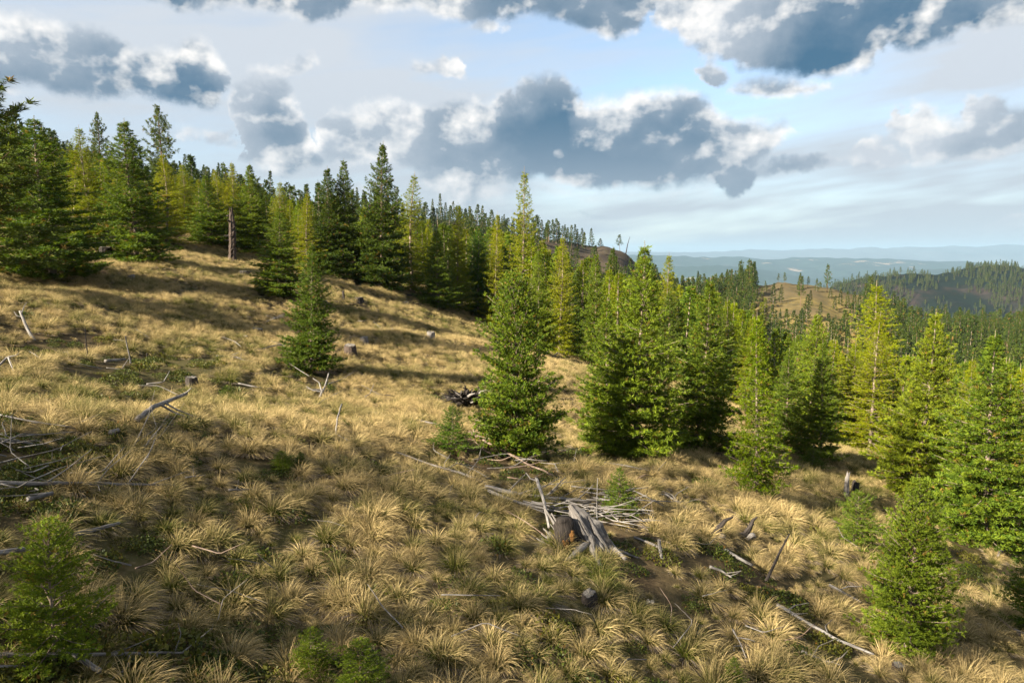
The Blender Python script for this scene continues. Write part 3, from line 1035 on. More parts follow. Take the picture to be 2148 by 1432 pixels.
def lay_grass():
    rg = np.random.default_rng(77)
    # jittered grid, denser near the camera, over the open slope
    sp = 0.325
    xs = np.arange(-62, 46, sp)
    ys = np.arange(2.0, 70, sp)
    X, Y = np.meshgrid(xs, ys)
    X = (X + (np.arange(len(ys)) % 2)[:, None] * sp * 0.5).ravel()
    Y = Y.ravel()
    X = X + rg.normal(0, 0.085, len(X))
    Y = Y + rg.normal(0, 0.085, len(Y))
    Z = height(X, Y)
    px, py = to_pixel(np.stack([X, Y, Z + 0.2], 1))
    ok = (px > -160) & (px < 2310) & (py < 1620) & (py > 470) & (Y > 3)
    X, Y, Z, px, py = X[ok], Y[ok], Z[ok], px[ok], py[ok]
    bare, cov = patch_factor(X, Y)
    fld = waves(X, Y, 2.6, seed=6)
    keep = (rg.uniform(0, 1, len(X)) > bare * 0.93) & (fld + rg.normal(0, 0.5, len(X)) > -1.25)
    size = 0.51 * np.clip(rg.normal(1.0, 0.26, len(X)) + 0.12 * fld, 0.45, 1.5) * (1 - 0.35 * bare)
    Xk, Yk, Zk, sk, pxk, pyk = X[keep], Y[keep], Z[keep], size[keep], px[keep], py[keep]
    rot = slope_rot(len(Xk), rg)
    pick = rg.integers(0, len(TUSSOCKS), len(Xk))
    # the 300 that show largest stand as plants of their own
    inside = (pxk > 5) & (pxk < 2143) & (pyk < 1425)
    app = np.where(inside, sk / np.maximum(Yk, 1), 0)
    order = np.argsort(-app)
    big = order[:300]
    rest = np.ones(len(Xk), bool)
    rest[big] = False
    names = []
    zk = rg.uniform(0.75, 1.15, len(Xk))
    for i in big:
        o = put_obj("grass_tussock", TUSSOCKS[pick[i]], None, (Xk[i], Yk[i], Zk[i]))
        o.rotation_euler = rot[i]
        o.scale = (sk[i], sk[i], sk[i] * zk[i])
        side = "beside the bottom-left sapling" if pxk[i] < 420 else "on the lower slope left of the middle" if pxk[i] < 860 else "on the lower slope below the brush pile" if pxk[i] < 1290 else "on the slope around the grey fallen logs" if pxk[i] < 1700 else "near the young spruce at lower right"
        look = "large" if sk[i] > 0.58 else "small" if sk[i] < 0.44 else "mid-sized"
        row = "along the bottom edge" if pyk[i] > 1290 else "farther up" if pyk[i] < 1120 else "in the middle rows"
        tag(o, f"{look} straw-blond grass tussock {side}, {row}", "grass tussock", f"{look} tussocks {side}, {row}")
        names.append(o)
    srcs = []
    for m in TUSSOCKS:
        srcs.append(next(o for o in names if o.data == m))
    S3 = np.stack([sk, sk, sk * zk], 1)
    # short filler grass between the tussocks, over everything
    nf = 5000
    u = rg.uniform(0, 1, nf)
    Yf = 3.5 + 55 * u ** 1.5
    Xf = rg.uniform(-0.85, 0.85, nf) * (Yf + 3)
    Zf = height(Xf, Yf)
    bf, cf = patch_factor(Xf, Yf)
    kf = rg.uniform(0, 1, nf) > 0.55 * bf
    Xf, Yf, Zf = Xf[kf], Yf[kf], Zf[kf]
    sf = rg.uniform(0.12, 0.28, len(Xf))
    pts = np.vstack([np.stack([Xk, Yk, Zk], 1)[rest], np.stack([Xf, Yf, Zf], 1)])
    rots = np.vstack([rot[rest], slope_rot(len(Xf), rg, 1.6)])
    scl = np.vstack([S3[rest], np.repeat(sf[:, None], 3, 1)])
    idx = np.concatenate([pick[rest], rg.integers(0, len(TUSSOCKS), len(Xf))])
    scatter_stuff("dry_grass", pts, rots, scl, idx, srcs, "dry blond bunchgrass covering the open hillside")
    # low green shrubs on the thin patches and between the trees
    nc = 16000
    u = rg.uniform(0, 1, nc)
    Yc = 3.5 + 60 * u ** 1.6
    Xc = rg.uniform(-0.9, 0.9, nc) * (Yc + 3)
    _, cc = patch_factor(Xc, Yc)
    far = smoothstep(waves(Xc, Yc, 4.0, seed=9), 0.9, 1.6) * 0.35
    kc = rg.uniform(0, 1, nc) < np.maximum(np.maximum(cc * 0.55, far * 0.7), 0.12)
    Xc, Yc = Xc[kc], Yc[kc]
    Zc = height(Xc, Yc)
    S = rg.uniform(0.40, 0.95, len(Xc))
    shr = []
    for i, m in enumerate(_covers):
        p = ground_at(*[(300, 775), (365, 1385), (480, 828), (250, 1400)][i])
        o = put_obj("low_shrub", m, None, p)
        o.scale = (1.2, 1.2, 1.3)
        tag(o, ["low green shrub in the patch left of the burnt stump", "low dark green shrub behind the bottom-left log", "small round dark green shrub on the open grass left of centre", "low green shrub at the foot of the bottom-left sapling"][i], "shrub")
        shr.append(o)
    scatter_stuff("ground_cover", np.stack([Xc, Yc, Zc], 1), slope_rot(len(Xc), rg, 3.0), np.stack([S, S, S * rg.uniform(0.6, 1.2, len(S))], 1),
                  rg.integers(0, 4, len(Xc)), shr, "low green leafy ground cover between the grass")


lay_grass()


# ------------------------------------------------------------------ dead wood
def mat_wood(name, dark, mid, pale, sc=10.0):
    m, nb = mat_new(name)
    g = nb.node("ShaderNodeAttribute", attribute_name="grain").outputs["Vector"]
    oi = nb.node("ShaderNodeObjectInfo")
    v = nb.v("MULTIPLY", g, (5.0, 5.0, 0.45))
    v = nb.v("ADD", v, nb.comb(nb.m("MULTIPLY", oi.outputs["Random"], 37.0), 0.0, 0.0))
    n = nb.noise(v, sc, 5, 0.6)
    n2 = nb.noise(g, 4.5, 4, 0.6)
    c = nb.mix(nb.smooth(n, 0.40, 0.62), mid, pale)
    c = nb.mix(nb.smooth(n, 0.42, 0.30, 0, 0.9), c, dark)
    c = nb.mix(nb.smooth(n2, 0.52, 0.68, 0, 0.65), c, dark)
    finish(nb, principled(nb, c, 0.85, bump(nb, n, 0.8, 0.015), 0.15))
    return m


M_GREY = mat_wood("weathered_grey_wood", (0.025, 0.022, 0.020), (0.095, 0.086, 0.082), (0.19, 0.18, 0.176))
M_SILVER = mat_wood("silvery_bare_wood", (0.036, 0.031, 0.029), (0.115, 0.106, 0.103), (0.205, 0.197, 0.194))
M_BURNT = mat_wood("charred_wood", (0.007, 0.006, 0.006), (0.015, 0.013, 0.012), (0.045, 0.038, 0.035))
M_BROWN = mat_wood("reddish_brown_wood", (0.04, 0.025, 0.019), (0.115, 0.078, 0.060), (0.20, 0.155, 0.13))
M_SNAG = mat_wood("brown_snag_wood", (0.008, 0.007, 0.006), (0.032, 0.023, 0.020), (0.070, 0.054, 0.046))
M_ROT = mat_wood("orange_rotten_wood", (0.05, 0.02, 0.008), (0.13, 0.062, 0.018), (0.20, 0.11, 0.04))
M_CUT = mat_wood("weathered_cut_wood", (0.035, 0.030, 0.027), (0.10, 0.09, 0.08), (0.17, 0.16, 0.15))


def wood_mesh(P, R, mat, sides=8, rough=0.10, seed=0):
    """A length of wood along P (local coordinates), with an uneven, slightly ribbed outline."""
    rg = np.random.default_rng(900 + seed)
    P, R = np.asarray(P, float), np.asarray(R, float)
    n = max(6, int(4 * len(P)))
    s0 = np.linspace(0, 1, len(P))
    s = np.linspace(0, 1, n)
    Q = np.stack([np.interp(s, s0, P[:, k]) for k in range(3)], 1)
    L = np.linalg.norm(P[-1] - P[0])
    wob = np.cumsum(rg.normal(0, 0.004 * L, (n, 3)), axis=0)
    wob -= np.linspace(0, 1, n)[:, None] * wob[-1]
    Q += wob * 0.6
    RR = np.interp(s, s0, R)
    prof = 1 + rough * rg.normal(0, 1, sides)[None, :] * 0.8 + rough * rg.normal(0, 1, (n, sides)) * 0.5
    V, F, G = tube(Q, RR[:, None] * prof, sides)
    return make_mesh("wood", V, F, [mat], {"grain": ("FLOAT_VECTOR", G + rg.uniform(0, 9, 3))}, smooth=True)


_seed = [0]


def px_points(pts, lift):
    """Pixels on the ground (with a lift in metres each) to world points."""
    out = []
    for i, p in enumerate(pts):
        g = ground_at(p[0], p[1])
        l = p[2] if len(p) > 2 else lift
        out.append(Vector((g.x, g.y, g.z + l)))
    return out


def log(name, pts, r0, r1, mat, label, cat="log", group=None, lift=None, branches=(), sides=8):
    """A fallen trunk or branch lying through ground pixels; branches: (position 0..1, dx, dy, dz, radius)."""
    _seed[0] += 1
    r0, r1 = r0 * 0.47, r1 * 0.47
    W_ = px_points(pts, (max(r0, r1) * 0.7 + 0.095) if lift is None else lift)
    o0 = W_[0].copy()
    P = [np.array(p - o0) for p in W_]
    me = wood_mesh(P, np.linspace(r0, r1, len(P)), mat, sides, seed=_seed[0])
    if not branches:
        return tag(put_obj(name, me, None, o0), label, cat, group)
    root = tag(put_obj(name, None, None, o0), label, cat, group)
    put_obj("trunk", me, root)
    s0 = np.linspace(0, 1, len(P))
    PA = np.array(P)
    for k, (s, dx, dy, dz, rb) in enumerate(branches):
        b = np.array([np.interp(s, s0, PA[:, q]) for q in range(3)])
        d = np.array([dx, dy, dz])
        bend = np.array([dy, -dx, abs(dz)]) * 0.18 * (1 if k % 2 else -1)
        path = [b, b + d * 0.5 + bend, b + d]
        rb *= 0.6
        put_obj("branch", wood_mesh(path, [rb, rb * 0.75, rb * 0.35], mat, 5, seed=_seed[0] * 31 + k), root)
    return root


def post(name, px, py_base, py_top, w_px, mat, label, cat="snag", lean=(0, 0), taper=0.6, depth_obj=None, sides=9, jag=0.0):
    """A standing dead stem or snag: broken, uneven top."""
    _seed[0] += 1
    p = ground_at(px, py_base)
    h = top_height(p, px, py_top)
    r = 0.5 * w_px * p.y / F_PX
    rg = np.random.default_rng(_seed[0])
    n = 9
    t = np.linspace(0, 1, n)
    P = np.stack([lean[0] * h * t ** 1.2 + 0.015 * h * np.sin(6 * t), lean[1] * h * t, h * t - 0.12 * (1 - t)], 1)
    R = r * (1.25 - 0.25 * np.minimum(1, t * 6)) * (1 - (1 - taper) * t)
    th = np.linspace(0, 2 * math.pi, sides, endpoint=False)
    rr = R[:, None] * (1 + 0.12 * rg.normal(0, 1, (1, sides)) + 0.06 * rg.normal(0, 1, (n, sides)))
    V, F, G = tube(P, rr, sides)
    top = slice((n - 1) * sides, n * sides)
    V[top, 2] += jag * h * rg.uniform(-1, 1, sides)
    me = make_mesh("stem", V, F, [mat], {"grain": ("FLOAT_VECTOR", G)}, smooth=False)
    return tag(put_obj(name, me, None, p), label, cat)


def stump(px, py_base, w_px, h_px, label, mat=None, top=None, name="tree_stump", roots=4):
    """Cut or broken stump: flared foot, root spurs, an uneven top face."""
    _seed[0] += 1
    rg = np.random.default_rng(_seed[0] * 13)
    mat = mat or M_BURNT
    p = ground_at(px, py_base)
    r = 0.5 * w_px * p.y / F_PX
    h = h_px * p.y / F_PX
    sides = 14
    t = np.array([0, 0.12, 0.35, 0.7, 0.96, 1.0])
    fl = np.array([1.38, 1.2, 1.04, 0.98, 0.96, 0.90])
    th = np.linspace(0, 2 * math.pi, sides, endpoint=False)
    lob = 1 + 0.10 * np.sin(roots * th + rg.uniform(0, 6))[None, :] * (1.2 - t)[:, None] + 0.035 * rg.normal(0, 1, (6, sides))
    P = np.stack([np.zeros(6), np.zeros(6), t * h - 0.08 * (1 - t)], 1)
    V, F, G = tube(P, r * fl[:, None] * lob, sides)
    tilt = rg.normal(0, 0.10, 2)
    V[:, 2] += (V[:, 0] * tilt[0] + V[:, 1] * tilt[1]) * np.clip(V[:, 2] / h, 0, 1) + rg.normal(0, 0.02 * h, len(V)) * (V[:, 2] > 0.9 * h)
    root = tag(put_obj(name, None, None, p), label, "stump")
    put_obj("bole", make_mesh("bole", V, F, [mat], {"grain": ("FLOAT_VECTOR", G)}, smooth=False), root)
    # top face a little below the rim, weathered
    k = 18
    tt = np.linspace(0, 2 * math.pi, k, endpoint=False)
    tv = np.vstack([[0, 0, 0], np.stack([np.cos(tt) * r * 0.80, np.sin(tt) * r * 0.80, rg.normal(0, 0.01, k)], 1)])
    tv[:, 2] += h + 0.012 + tv[:, 0] * tilt[0] + tv[:, 1] * tilt[1]
    tf = np.array([[0, 1 + i, 1 + (i + 1) % k] for i in range(k)])
    put_obj("cut_face", make_mesh("cut_face", tv, tf, [top or M_CUT], {"grain": ("FLOAT_VECTOR", tv * 2)}), root)
    return root


# standing dead wood
def big_snag():
    p = ground_at(486, 549)
    h = top_height(p, 486, 441)
    u = p.y / F_PX
    root = tag(put_obj("burnt_snag", None, None, p), "tall brown burnt snag with broken top standing before the firs", "snag")
    rg = np.random.default_rng(4)
    n, sides = 26, 14
    t = np.linspace(0, 1, n)
    P = np.stack([0.10 * np.sin(2.2 * t), 0.04 * t, h * t - 0.15 * (1 - t)], 1)
    R = 7.6 * u * (1.35 - 0.35 * np.minimum(1, t * 7)) * (1 - 0.30 * t - 0.25 * smoothstep(t, 0.78, 1.0))
    rr = R[:, None] * (1 + 0.10 * rg.normal(0, 1, (1, sides)) + 0.07 * rg.normal(0, 1, (n, sides)))
    V, F, G = tube(P, rr, sides)
    V[(n - 1) * sides:n * sides, 2] += rg.uniform(-0.05, 0.09, sides) * h
    put_obj("trunk", make_mesh("trunk", V, F, [M_SNAG], {"grain": ("FLOAT_VECTOR", G)}), root)
    for k in range(7):
        z = h * rg.uniform(0.25, 0.92)
        a = rg.uniform(2.6, 6.0)
        d = np.array([math.cos(a), math.sin(a), rg.uniform(-0.1, 0.3)])
        b = np.array([0.05, 0.02, z]) + d * 4.5 * u
        put_obj("limb_stub", wood_mesh([b, b + d * 0.10, b + d * rg.uniform(0.15, 0.3)], [0.06, 0.045, 0.02], M_BURNT, 6, 0.2, seed=700 + k), root)


big_snag()
post("dead_sapling_stem", 183, 757, 688, 3.2, M_BURNT, "thin dark dead stem standing in the grass at left", "dead stem", lean=(0.02, 0), taper=0.7)
post("dead_sapling_stem", 274, 762, 704, 3.4, M_GREY, "thin grey dead stem leaning left in the grass", "dead stem", lean=(-0.12, 0), taper=0.7)
post("dead_sapling_stem", 309, 752, 740, 4, M_BURNT, "short black dead stub right of the two thin stems", "dead stem", taper=0.8)
post("dead_post", 721, 632, 610, 5, M_BURNT, "thin dark upright stub on the slope right of the lone fir", "dead stem", taper=0.9)
post("broken_stub", 1389, 1172, 1132, 9, M_SILVER, "short pale broken stub standing right of the rotten stump", "dead stem", lean=(-0.18, 0), taper=0.85, jag=0.05)
post("split_stub", 1773, 1046, 995, 13, M_GREY, "tall split grey stub beside the right-hand sapling", "dead stem", lean=(0.06, 0), taper=0.55, jag=0.16)
post("split_stub", 1792, 1046, 1010, 20, M_BURNT, "black burnt stub just right of the split grey one", "dead stem", lean=(0.05, 0), taper=0.7, jag=0.1)
log("leaning_dead_pole", [(1606, 1226, 0.05), (1632, 1215, 0.42), (1652, 1208, 0.72)], 0.055, 0.025, M_BURNT, "dark dead pole leaning out of the grass at lower right", "dead stem", sides=7)
log("leaning_silver_stem", [(72, 716, 0.0), (58, 708, 0.25), (46, 702, 0.62)], 0.10, 0.06, M_SILVER, "pale silver broken stem leaning left at the left edge", "dead stem", branches=[(0.8, -0.25, 0.05, 0.15, 0.03), (0.9, 0.1, 0.1, 0.3, 0.025)])
for (px, py, lean_, lab) in ((1497, 1135, 0.5, "dark curved stub rising from the grass, left of a pair"), (1562, 1132, 0.15, "dark curved stub rising from the grass, right of a pair")):
    p = ground_at(px, py)
    path = [(-0.30, 0, 0.02), (-0.12, 0, 0.05), (0.02, 0, 0.10), (0.09, 0, 0.24), (0.12 + lean_ * 0.1, 0, 0.36), (0.16 + lean_ * 0.3, 0, 0.42)]
    root = tag(put_obj("curved_stub", None, None, p), lab, "dead stem")
    put_obj("stem", wood_mesh(path, [0.03, 0.05, 0.055, 0.045, 0.03, 0.012], M_BURNT, 8, 0.2, seed=px), root)
    put_obj("root", wood_mesh([(0.02, -0.05, 0.0), (0.12, -0.02, 0.09), (0.2, 0.02, -0.02)], [0.05, 0.07, 0.03], M_GREY, 7, seed=px + 1), root)

# stumps
for args in [
    (276, 590, 15, 13, "small grey stump alone on the upper meadow at left", M_GREY),
    (222, 538, 26, 19, "dark stump under the second fir from left", M_BURNT),
    (508, 517, 10, 9, "tiny black stump behind the tall snag", M_BURNT),
    (515, 581, 26, 12, "low dark broken stump left of the lone fir", M_BURNT),
    (752, 633, 20, 9, "dark squat stump right of the thin upright stub", M_BURNT),
    (735, 748, 26, 24, "dark brown stump just right of the lone fir's foot", M_SNAG),
    (764, 722, 18, 15, "jagged grey stump above the dark brown one", M_GREY),
    (904, 712, 18, 16, "grey stump farther right on the open slope", M_GREY),
    (826, 697, 12, 8, "small pale stump in the middle of the slope", M_SILVER),
    (540, 702, 26, 12, "black flat stump left of the lone fir's crown", M_BURNT),
    (515, 712, 12, 7, "small black stump beside the flat black one", M_BURNT),
    (403, 810, 25, 19, "burnt stump beside the green shrub patch", M_BURNT),
    (1236, 1268, 34, 22, "burnt hollow stump on the lower slope below the brush pile", M_BURNT),
    (1363, 1284, 24, 20, "small stump with a pale cut top beside bare soil", M_BURNT),
    (1884, 1416, 28, 22, "dark cut stump at the bottom below the young spruce", M_SNAG),
    (1264, 962, 11, 10, "small grey stump under the pair of firs", M_GREY),
    (2055, 1322, 18, 10, "low dark stump by the brown fallen pole", M_BURNT),
    (680, 640, 16, 8, "low dark stump half hidden behind the lone fir", M_BURNT),
    (850, 640, 14, 7, "low grey stump near the tree line", M_GREY),
]:
    stump(*args[:4], args[4], args[5])

# fallen trunks and branches
log("fallen_log", [(-20, 1036), (120, 1034), (250, 1034), (368, 1036)], 0.062, 0.022, M_GREY, "long grey fallen pole across the brush at left", branches=[
    (0.28, 0.35, 0.35, 0.30, 0.018), (0.10, -0.1, -0.9, 0.05, 0.02), (0.55, 0.12, 0.55, 0.25, 0.014), (0.72, 0.10, 0.6, 0.5, 0.014), (0.45, 0.45, -0.35, 0.02, 0.012), (0.85, 0.4, 0.2, 0.12, 0.012), (0.18, 0.5, 0.8, 0.1, 0.016)])
log("fallen_log", [(-25, 1404), (110, 1400), (260, 1398), (395, 1396)], 0.050, 0.020, M_GREY, "grey fallen pole along the bottom left edge", branches=[
    (0.97, 0.22, 0.14, 0.16, 0.013), (0.93, -0.06, 0.22, 0.16, 0.010), (0.70, 0.02, -0.35, -0.03, 0.014), (0.76, 0.03, -0.38, -0.03, 0.012), (0.84, 0.05, -0.32, -0.04, 0.013), (0.60, 0.3, 0.10, 0.08, 0.012)])
log("fallen_log", [(120, 1392), (165, 1410), (212, 1440)], 0.045, 0.050, M_SILVER, "short pale branch crossing the bottom left pole", "branch")
log("fallen_log", [(-20, 1429), (98, 1425)], 0.022, 0.014, M_SILVER, "thin white stick in the bottom left corner", "branch")
log("fallen_log", [(150, 1150), (200, 1136), (252, 1120)], 0.06, 0.035, M_GREY, "grey log right of the bottom-left sapling's top")
log("fallen_log", [(60, 1072), (112, 1058)], 0.055, 0.045, M_SILVER, "short pale log under the long pole at left")
log("fallen_log", [(-15, 1192), (62, 1174)], 0.06, 0.05, M_SILVER, "pale log end behind the bottom-left sapling")
log("fallen_log", [(-10, 884), (60, 898), (150, 912)], 0.030, 0.014, M_GREY, "thin grey branch at the left edge above the brush", "branch", branches=[(0.6, 0.1, -0.3, 0.05, 0.01)])
log("fallen_log", [(-10, 938), (70, 950)], 0.04, 0.025, M_GREY, "grey stick at the left edge in the brush", "branch")
log("fallen_log", [(286, 902), (330, 890, 0.30), (393, 872, 0.45)], 0.095, 0.075, M_GREY, "broken grey log propped up left of the centre", branches=[(0.55, 0.35, 0.1, -0.22, 0.035), (0.62, 0.7, -0.2, -0.25, 0.03), (0.95, 0.12, 0.1, 0.12, 0.04)])
log("fallen_log", [(232, 926), (250, 920)], 0.08, 0.07, M_SILVER, "short pale log end left of the propped log")
log("fallen_log", [(500, 813), (540, 821), (572, 824)], 0.045, 0.030, M_SILVER, "pale straight stick on the slope left of the lone fir", "branch")
log("fallen_log", [(222, 768), (262, 764)], 0.09, 0.08, M_GREY, "short grey log below the two thin stems")
log("fallen_log", [(-10, 788), (20, 784, 0.35), (32, 796)], 0.05, 0.03, M_SILVER, "curved pale branch at the left edge", "branch", branches=[(0.5, 0.3, -0.1, 0.1, 0.02)])
log("fallen_log", [(-20, 762), (24, 765)], 0.10, 0.09, M_GREY, "grey log end at the left edge above the curved branch")
log("fallen_log", [(455, 754), (490, 757), (552, 772)], 0.055, 0.03, M_SILVER, "pale broken log left of the lone fir's foot", branches=[(0.3, 0.3, 0.2, 0.1, 0.02)])
log("fallen_log", [(530, 744), (570, 742, 0.25), (602, 740, 0.30)], 0.035, 0.03, M_GREY, "arched grey branch touching the lone fir", "branch", branches=[(0.95, 0.02, 0.0, 0.35, 0.02)])
log("fallen_log", [(672, 842), (682, 825, 0.25), (690, 808, 0.35)], 0.08, 0.05, M_SILVER, "curved pale root below the lone fir", "branch", branches=[(0.2, -0.45, 0.05, 0.15, 0.05), (0.2, -0.3, 0.2, 0.35, 0.04), (0.3, -0.5, -0.1, 0.05, 0.04)])
log("fallen_log", [(690, 812), (715, 804), (742, 800)], 0.03, 0.012, M_GREY, "twiggy grey branch right below the lone fir", "branch", branches=[(0.4, 0.4, 0.3, 0.2, 0.01), (0.6, 0.35, 0.1, 0.25, 0.01), (0.8, 0.3, 0.2, 0.05, 0.008)])
log("fallen_log", [(718, 880, 0.35), (712, 905, 0.3), (706, 922), (735, 938)], 0.035, 0.022, M_SILVER, "bent pale branch standing in the grass at centre left", "branch")
log("fallen_log", [(764, 870), (840, 882), (916, 898)], 0.030, 0.040, M_GREY, "long thin grey pole pointing at the small bushy fir")
log("fallen_log", [(985, 916), (1050, 950), (1118, 988), (1160, 1010)], 0.07, 0.035, M_BROWN, "brown fallen trunk in front of the bright green fir", branches=[(0.05, 0.1, 0.4, 0.35, 0.03), (0.3, 0.35, 0.3, 0.2, 0.02), (0.6, 0.4, 0.3, 0.1, 0.02)])
log("fallen_log", [(830, 962), (900, 985), (965, 1005), (1020, 1028)], 0.030, 0.060, M_GREY, "long grey trunk running down into the brush pile", branches=[(0.5, 0.1, 0.3, 0.2, 0.015), (0.75, 0.25, 0.55, 0.35, 0.02)])
log("fallen_log", [(1018, 1036), (1100, 1052), (1190, 1062), (1240, 1068)], 0.085, 0.065, M_GREY, "thick grey trunk along the top of the brush pile", branches=[(0.2, 0.3, 0.2, 0.25, 0.03), (0.5, 0.35, 0.15, 0.3, 0.03), (0.8, 0.3, 0.1, 0.25, 0.025)])
log("fallen_log", [(1024, 1044), (1085, 1068), (1148, 1084)], 0.070, 0.050, M_SILVER, "pale trunk under the thick one in the brush pile")
log("fallen_log", [(1126, 1046, 0.35), (1140, 1085, 0.3), (1152, 1120, 0.1)], 0.060, 0.045, M_SILVER, "short pale pole lying downhill out of the brush pile", branches=[(0.05, -0.2, 0.1, 0.12, 0.025)])
log("fallen_log", [(1254, 1168, 0.05), (1253, 1150, 0.50), (1252, 1130, 0.95)], 0.030, 0.012, M_SILVER, "thin silver pole standing against the rotten stump", "branch")
log("fallen_log", [(1276, 1150), (1292, 1170), (1312, 1192)], 0.075, 0.06, M_GREY, "grey root running downhill from the rotten stump")
log("fallen_log", [(1268, 980), (1320, 988), (1375, 1001), (1396, 992, 0.25)], 0.050, 0.018, M_SILVER, "pale fallen pole behind the small sapling at centre right", branches=[(0.45, 0.1, -0.25, 0.05, 0.02)])
log("fallen_log", [(1395, 1048), (1425, 1068), (1452, 1086)], 0.045, 0.02, M_GREY, "grey dead branch right of the small sapling", "branch", branches=[(0.3, 0.35, 0.3, 0.15, 0.02), (0.5, -0.3, 0.1, 0.2, 0.015), (0.6, 0.4, 0.1, 0.1, 0.015), (0.2, -0.25, -0.1, 0.1, 0.015)])
log("fallen_log", [(1500, 962), (1552, 970)], 0.12, 0.09, M_BURNT, "dark log lying left of the thin larch")
log("fallen_log", [(1604, 962), (1642, 968)], 0.09, 0.07, M_SILVER, "short bright pale log right of the thin larch")
log("fallen_log", [(1518, 1166), (1545, 1182), (1578, 1202)], 0.060, 0.045, M_SILVER, "pale log among tussocks left of the leaning pole")
log("fallen_log", [(1488, 1206), (1512, 1212), (1534, 1226)], 0.05, 0.03, M_GREY, "short grey branch below the pale log", "branch", branches=[(0.7, 0.2, -0.1, 0.08, 0.015), (0.9, 0.2, 0.1, 0.05, 0.012)])
log("fallen_log", [(1330, 1142), (1365, 1156), (1392, 1170)], 0.045, 0.03, M_GREY, "grey stick leading to the short pale stub", "branch")
log("fallen_log", [(1628, 1286), (1690, 1322), (1760, 1362), (1832, 1390)], 0.055, 0.030, M_SILVER, "long pale fallen pole on the lower right slope", branches=[(0.12, 0.35, 0.12, 0.06, 0.022), (0.16, 0.2, -0.1, 0.05, 0.016), (0.55, 0.2, 0.3, 0.05, 0.014)])
log("fallen_log", [(1738, 1240), (1772, 1260), (1806, 1278)], 0.050, 0.035, M_GREY, "grey log disappearing under the young spruce", branches=[(0.3, 0.5, 0.1, 0.02, 0.02)])
log("fallen_log", [(2008, 1250), (2070, 1292), (2165, 1366)], 0.030, 0.045, M_BROWN, "reddish brown fallen pole at the right edge")
log("fallen_log", [(2125, 1336), (2160, 1350)], 0.06, 0.05, M_GREY, "grey log end beside the reddish pole")
log("fallen_log", [(1680, 1384), (1720, 1402), (1755, 1426)], 0.035, 0.02, M_GREY, "grey twiggy branch at the bottom right", "branch", branches=[(0.5, 0.1, -0.3, 0.1, 0.015), (0.7, 0.3, 0.1, 0.12, 0.014), (0.3, 0.35, 0.2, 0.1, 0.012)])
log("fallen_log", [(1536, 1338), (1552, 1368), (1564, 1400)], 0.022, 0.014, M_GREY, "thin forked grey branch low in the tussocks", "branch", branches=[(0.3, 0.15, -0.2, 0.06, 0.012), (0.6, -0.15, -0.2, 0.05, 0.012)])
log("fallen_log", [(2092, 1176), (2104, 1168, 0.3)], 0.07, 0.04, M_GREY, "knobby grey root at the right edge", "branch", branches=[(0.2, 0.35, 0.1, 0.05, 0.04), (0.8, -0.1, 0.1, 0.25, 0.03), (0.3, 0.3, 0.2, -0.1, 0.03)])
log("fallen_log", [(1162, 752), (1180, 742, 0.4), (1190, 736, 0.8)], 0.09, 0.04, M_GREY, "grey dead branches behind the bright green fir", "branch", branches=[(0.4, 0.6, 0.1, 0.3, 0.03), (0.6, -0.4, 0.2, 0.3, 0.03), (0.3, 0.9, 0.0, 0.0, 0.03), (0.5, 0.7, -0.2, -0.3, 0.03)])
log("fallen_log", [(850, 622), (905, 628)], 0.16, 0.10, M_BURNT, "dark log at the foot of the tree line in the middle")
log("fallen_log", [(1700, 940), (1745, 960)], 0.06, 0.04, M_SILVER, "pale log at the edge of the right-hand trees", branches=[(0.3, 0.3, 0.1, 0.05, 0.03)])
log("fallen_log", [(560, 680), (595, 668, 0.2)], 0.05, 0.02, M_SILVER, "pale twiggy slash behind the lone fir, left side", "branch", branches=[(0.3, 0.5, 0.2, 0.1, 0.02), (0.6, 0.6, -0.2, 0.1, 0.02), (0.5, -0.5, 0.1, 0.15, 0.02), (0.2, 0.7, 0.3, 0.2, 0.02)])
log("fallen_log", [(480, 1046), (530, 1042)], 0.03, 0.02, M_GREY, "short grey stick among tussocks at lower left", "branch", branches=[(0.3, 0.05, 0.0, 0.15, 0.012)])
log("fallen_log", [(390, 1018), (432, 1014)], 0.025, 0.016, M_GREY, "short grey stick right of the long left pole", "branch", branches=[(0.4, 0.0, 0.0, 0.14, 0.01)])

# loose sticks: brush at the left edge and on the brush pile
rgs = np.random.default_rng(42)


def sticks(n, cx, cy, rx, ry, lens, rad, mats, lab, grp, ang=(0, 6.28), up=(0.0, 0.35), name="dead_branch"):
    for i in range(n):
        a, q = rgs.uniform(0, 6.28), math.sqrt(rgs.uniform(0, 1))
        p = ground_at(cx + rx * q * math.cos(a), cy + ry * q * math.sin(a))
        L = rgs.uniform(*lens)
        t = rgs.uniform(*ang)
        d = np.array([math.cos(t), math.sin(t), 0.0])
        zz = h1(p.x + d[0] * L, p.y + d[1] * L) - p.z
        lift = rgs.uniform(0.06, 0.17)
        bend = np.array([-d[1], d[0], 0.0]) * rgs.normal(0, 0.16) * L
        P = [np.array([0, 0, lift]), d * L * 0.5 + bend + np.array([0, 0, zz * 0.5 + lift + rgs.uniform(0, 0.15)]), d * L + np.array([0, 0, zz + lift + rgs.uniform(*up)])]
        r = rgs.uniform(*rad) * 0.7
        me = wood_mesh(P, [r, r * 0.8, r * 0.35], mats[i % len(mats)], 5, seed=int(rgs.integers(1e6)))
        tag(put_obj(name, me, None, p), lab, "branch", grp)


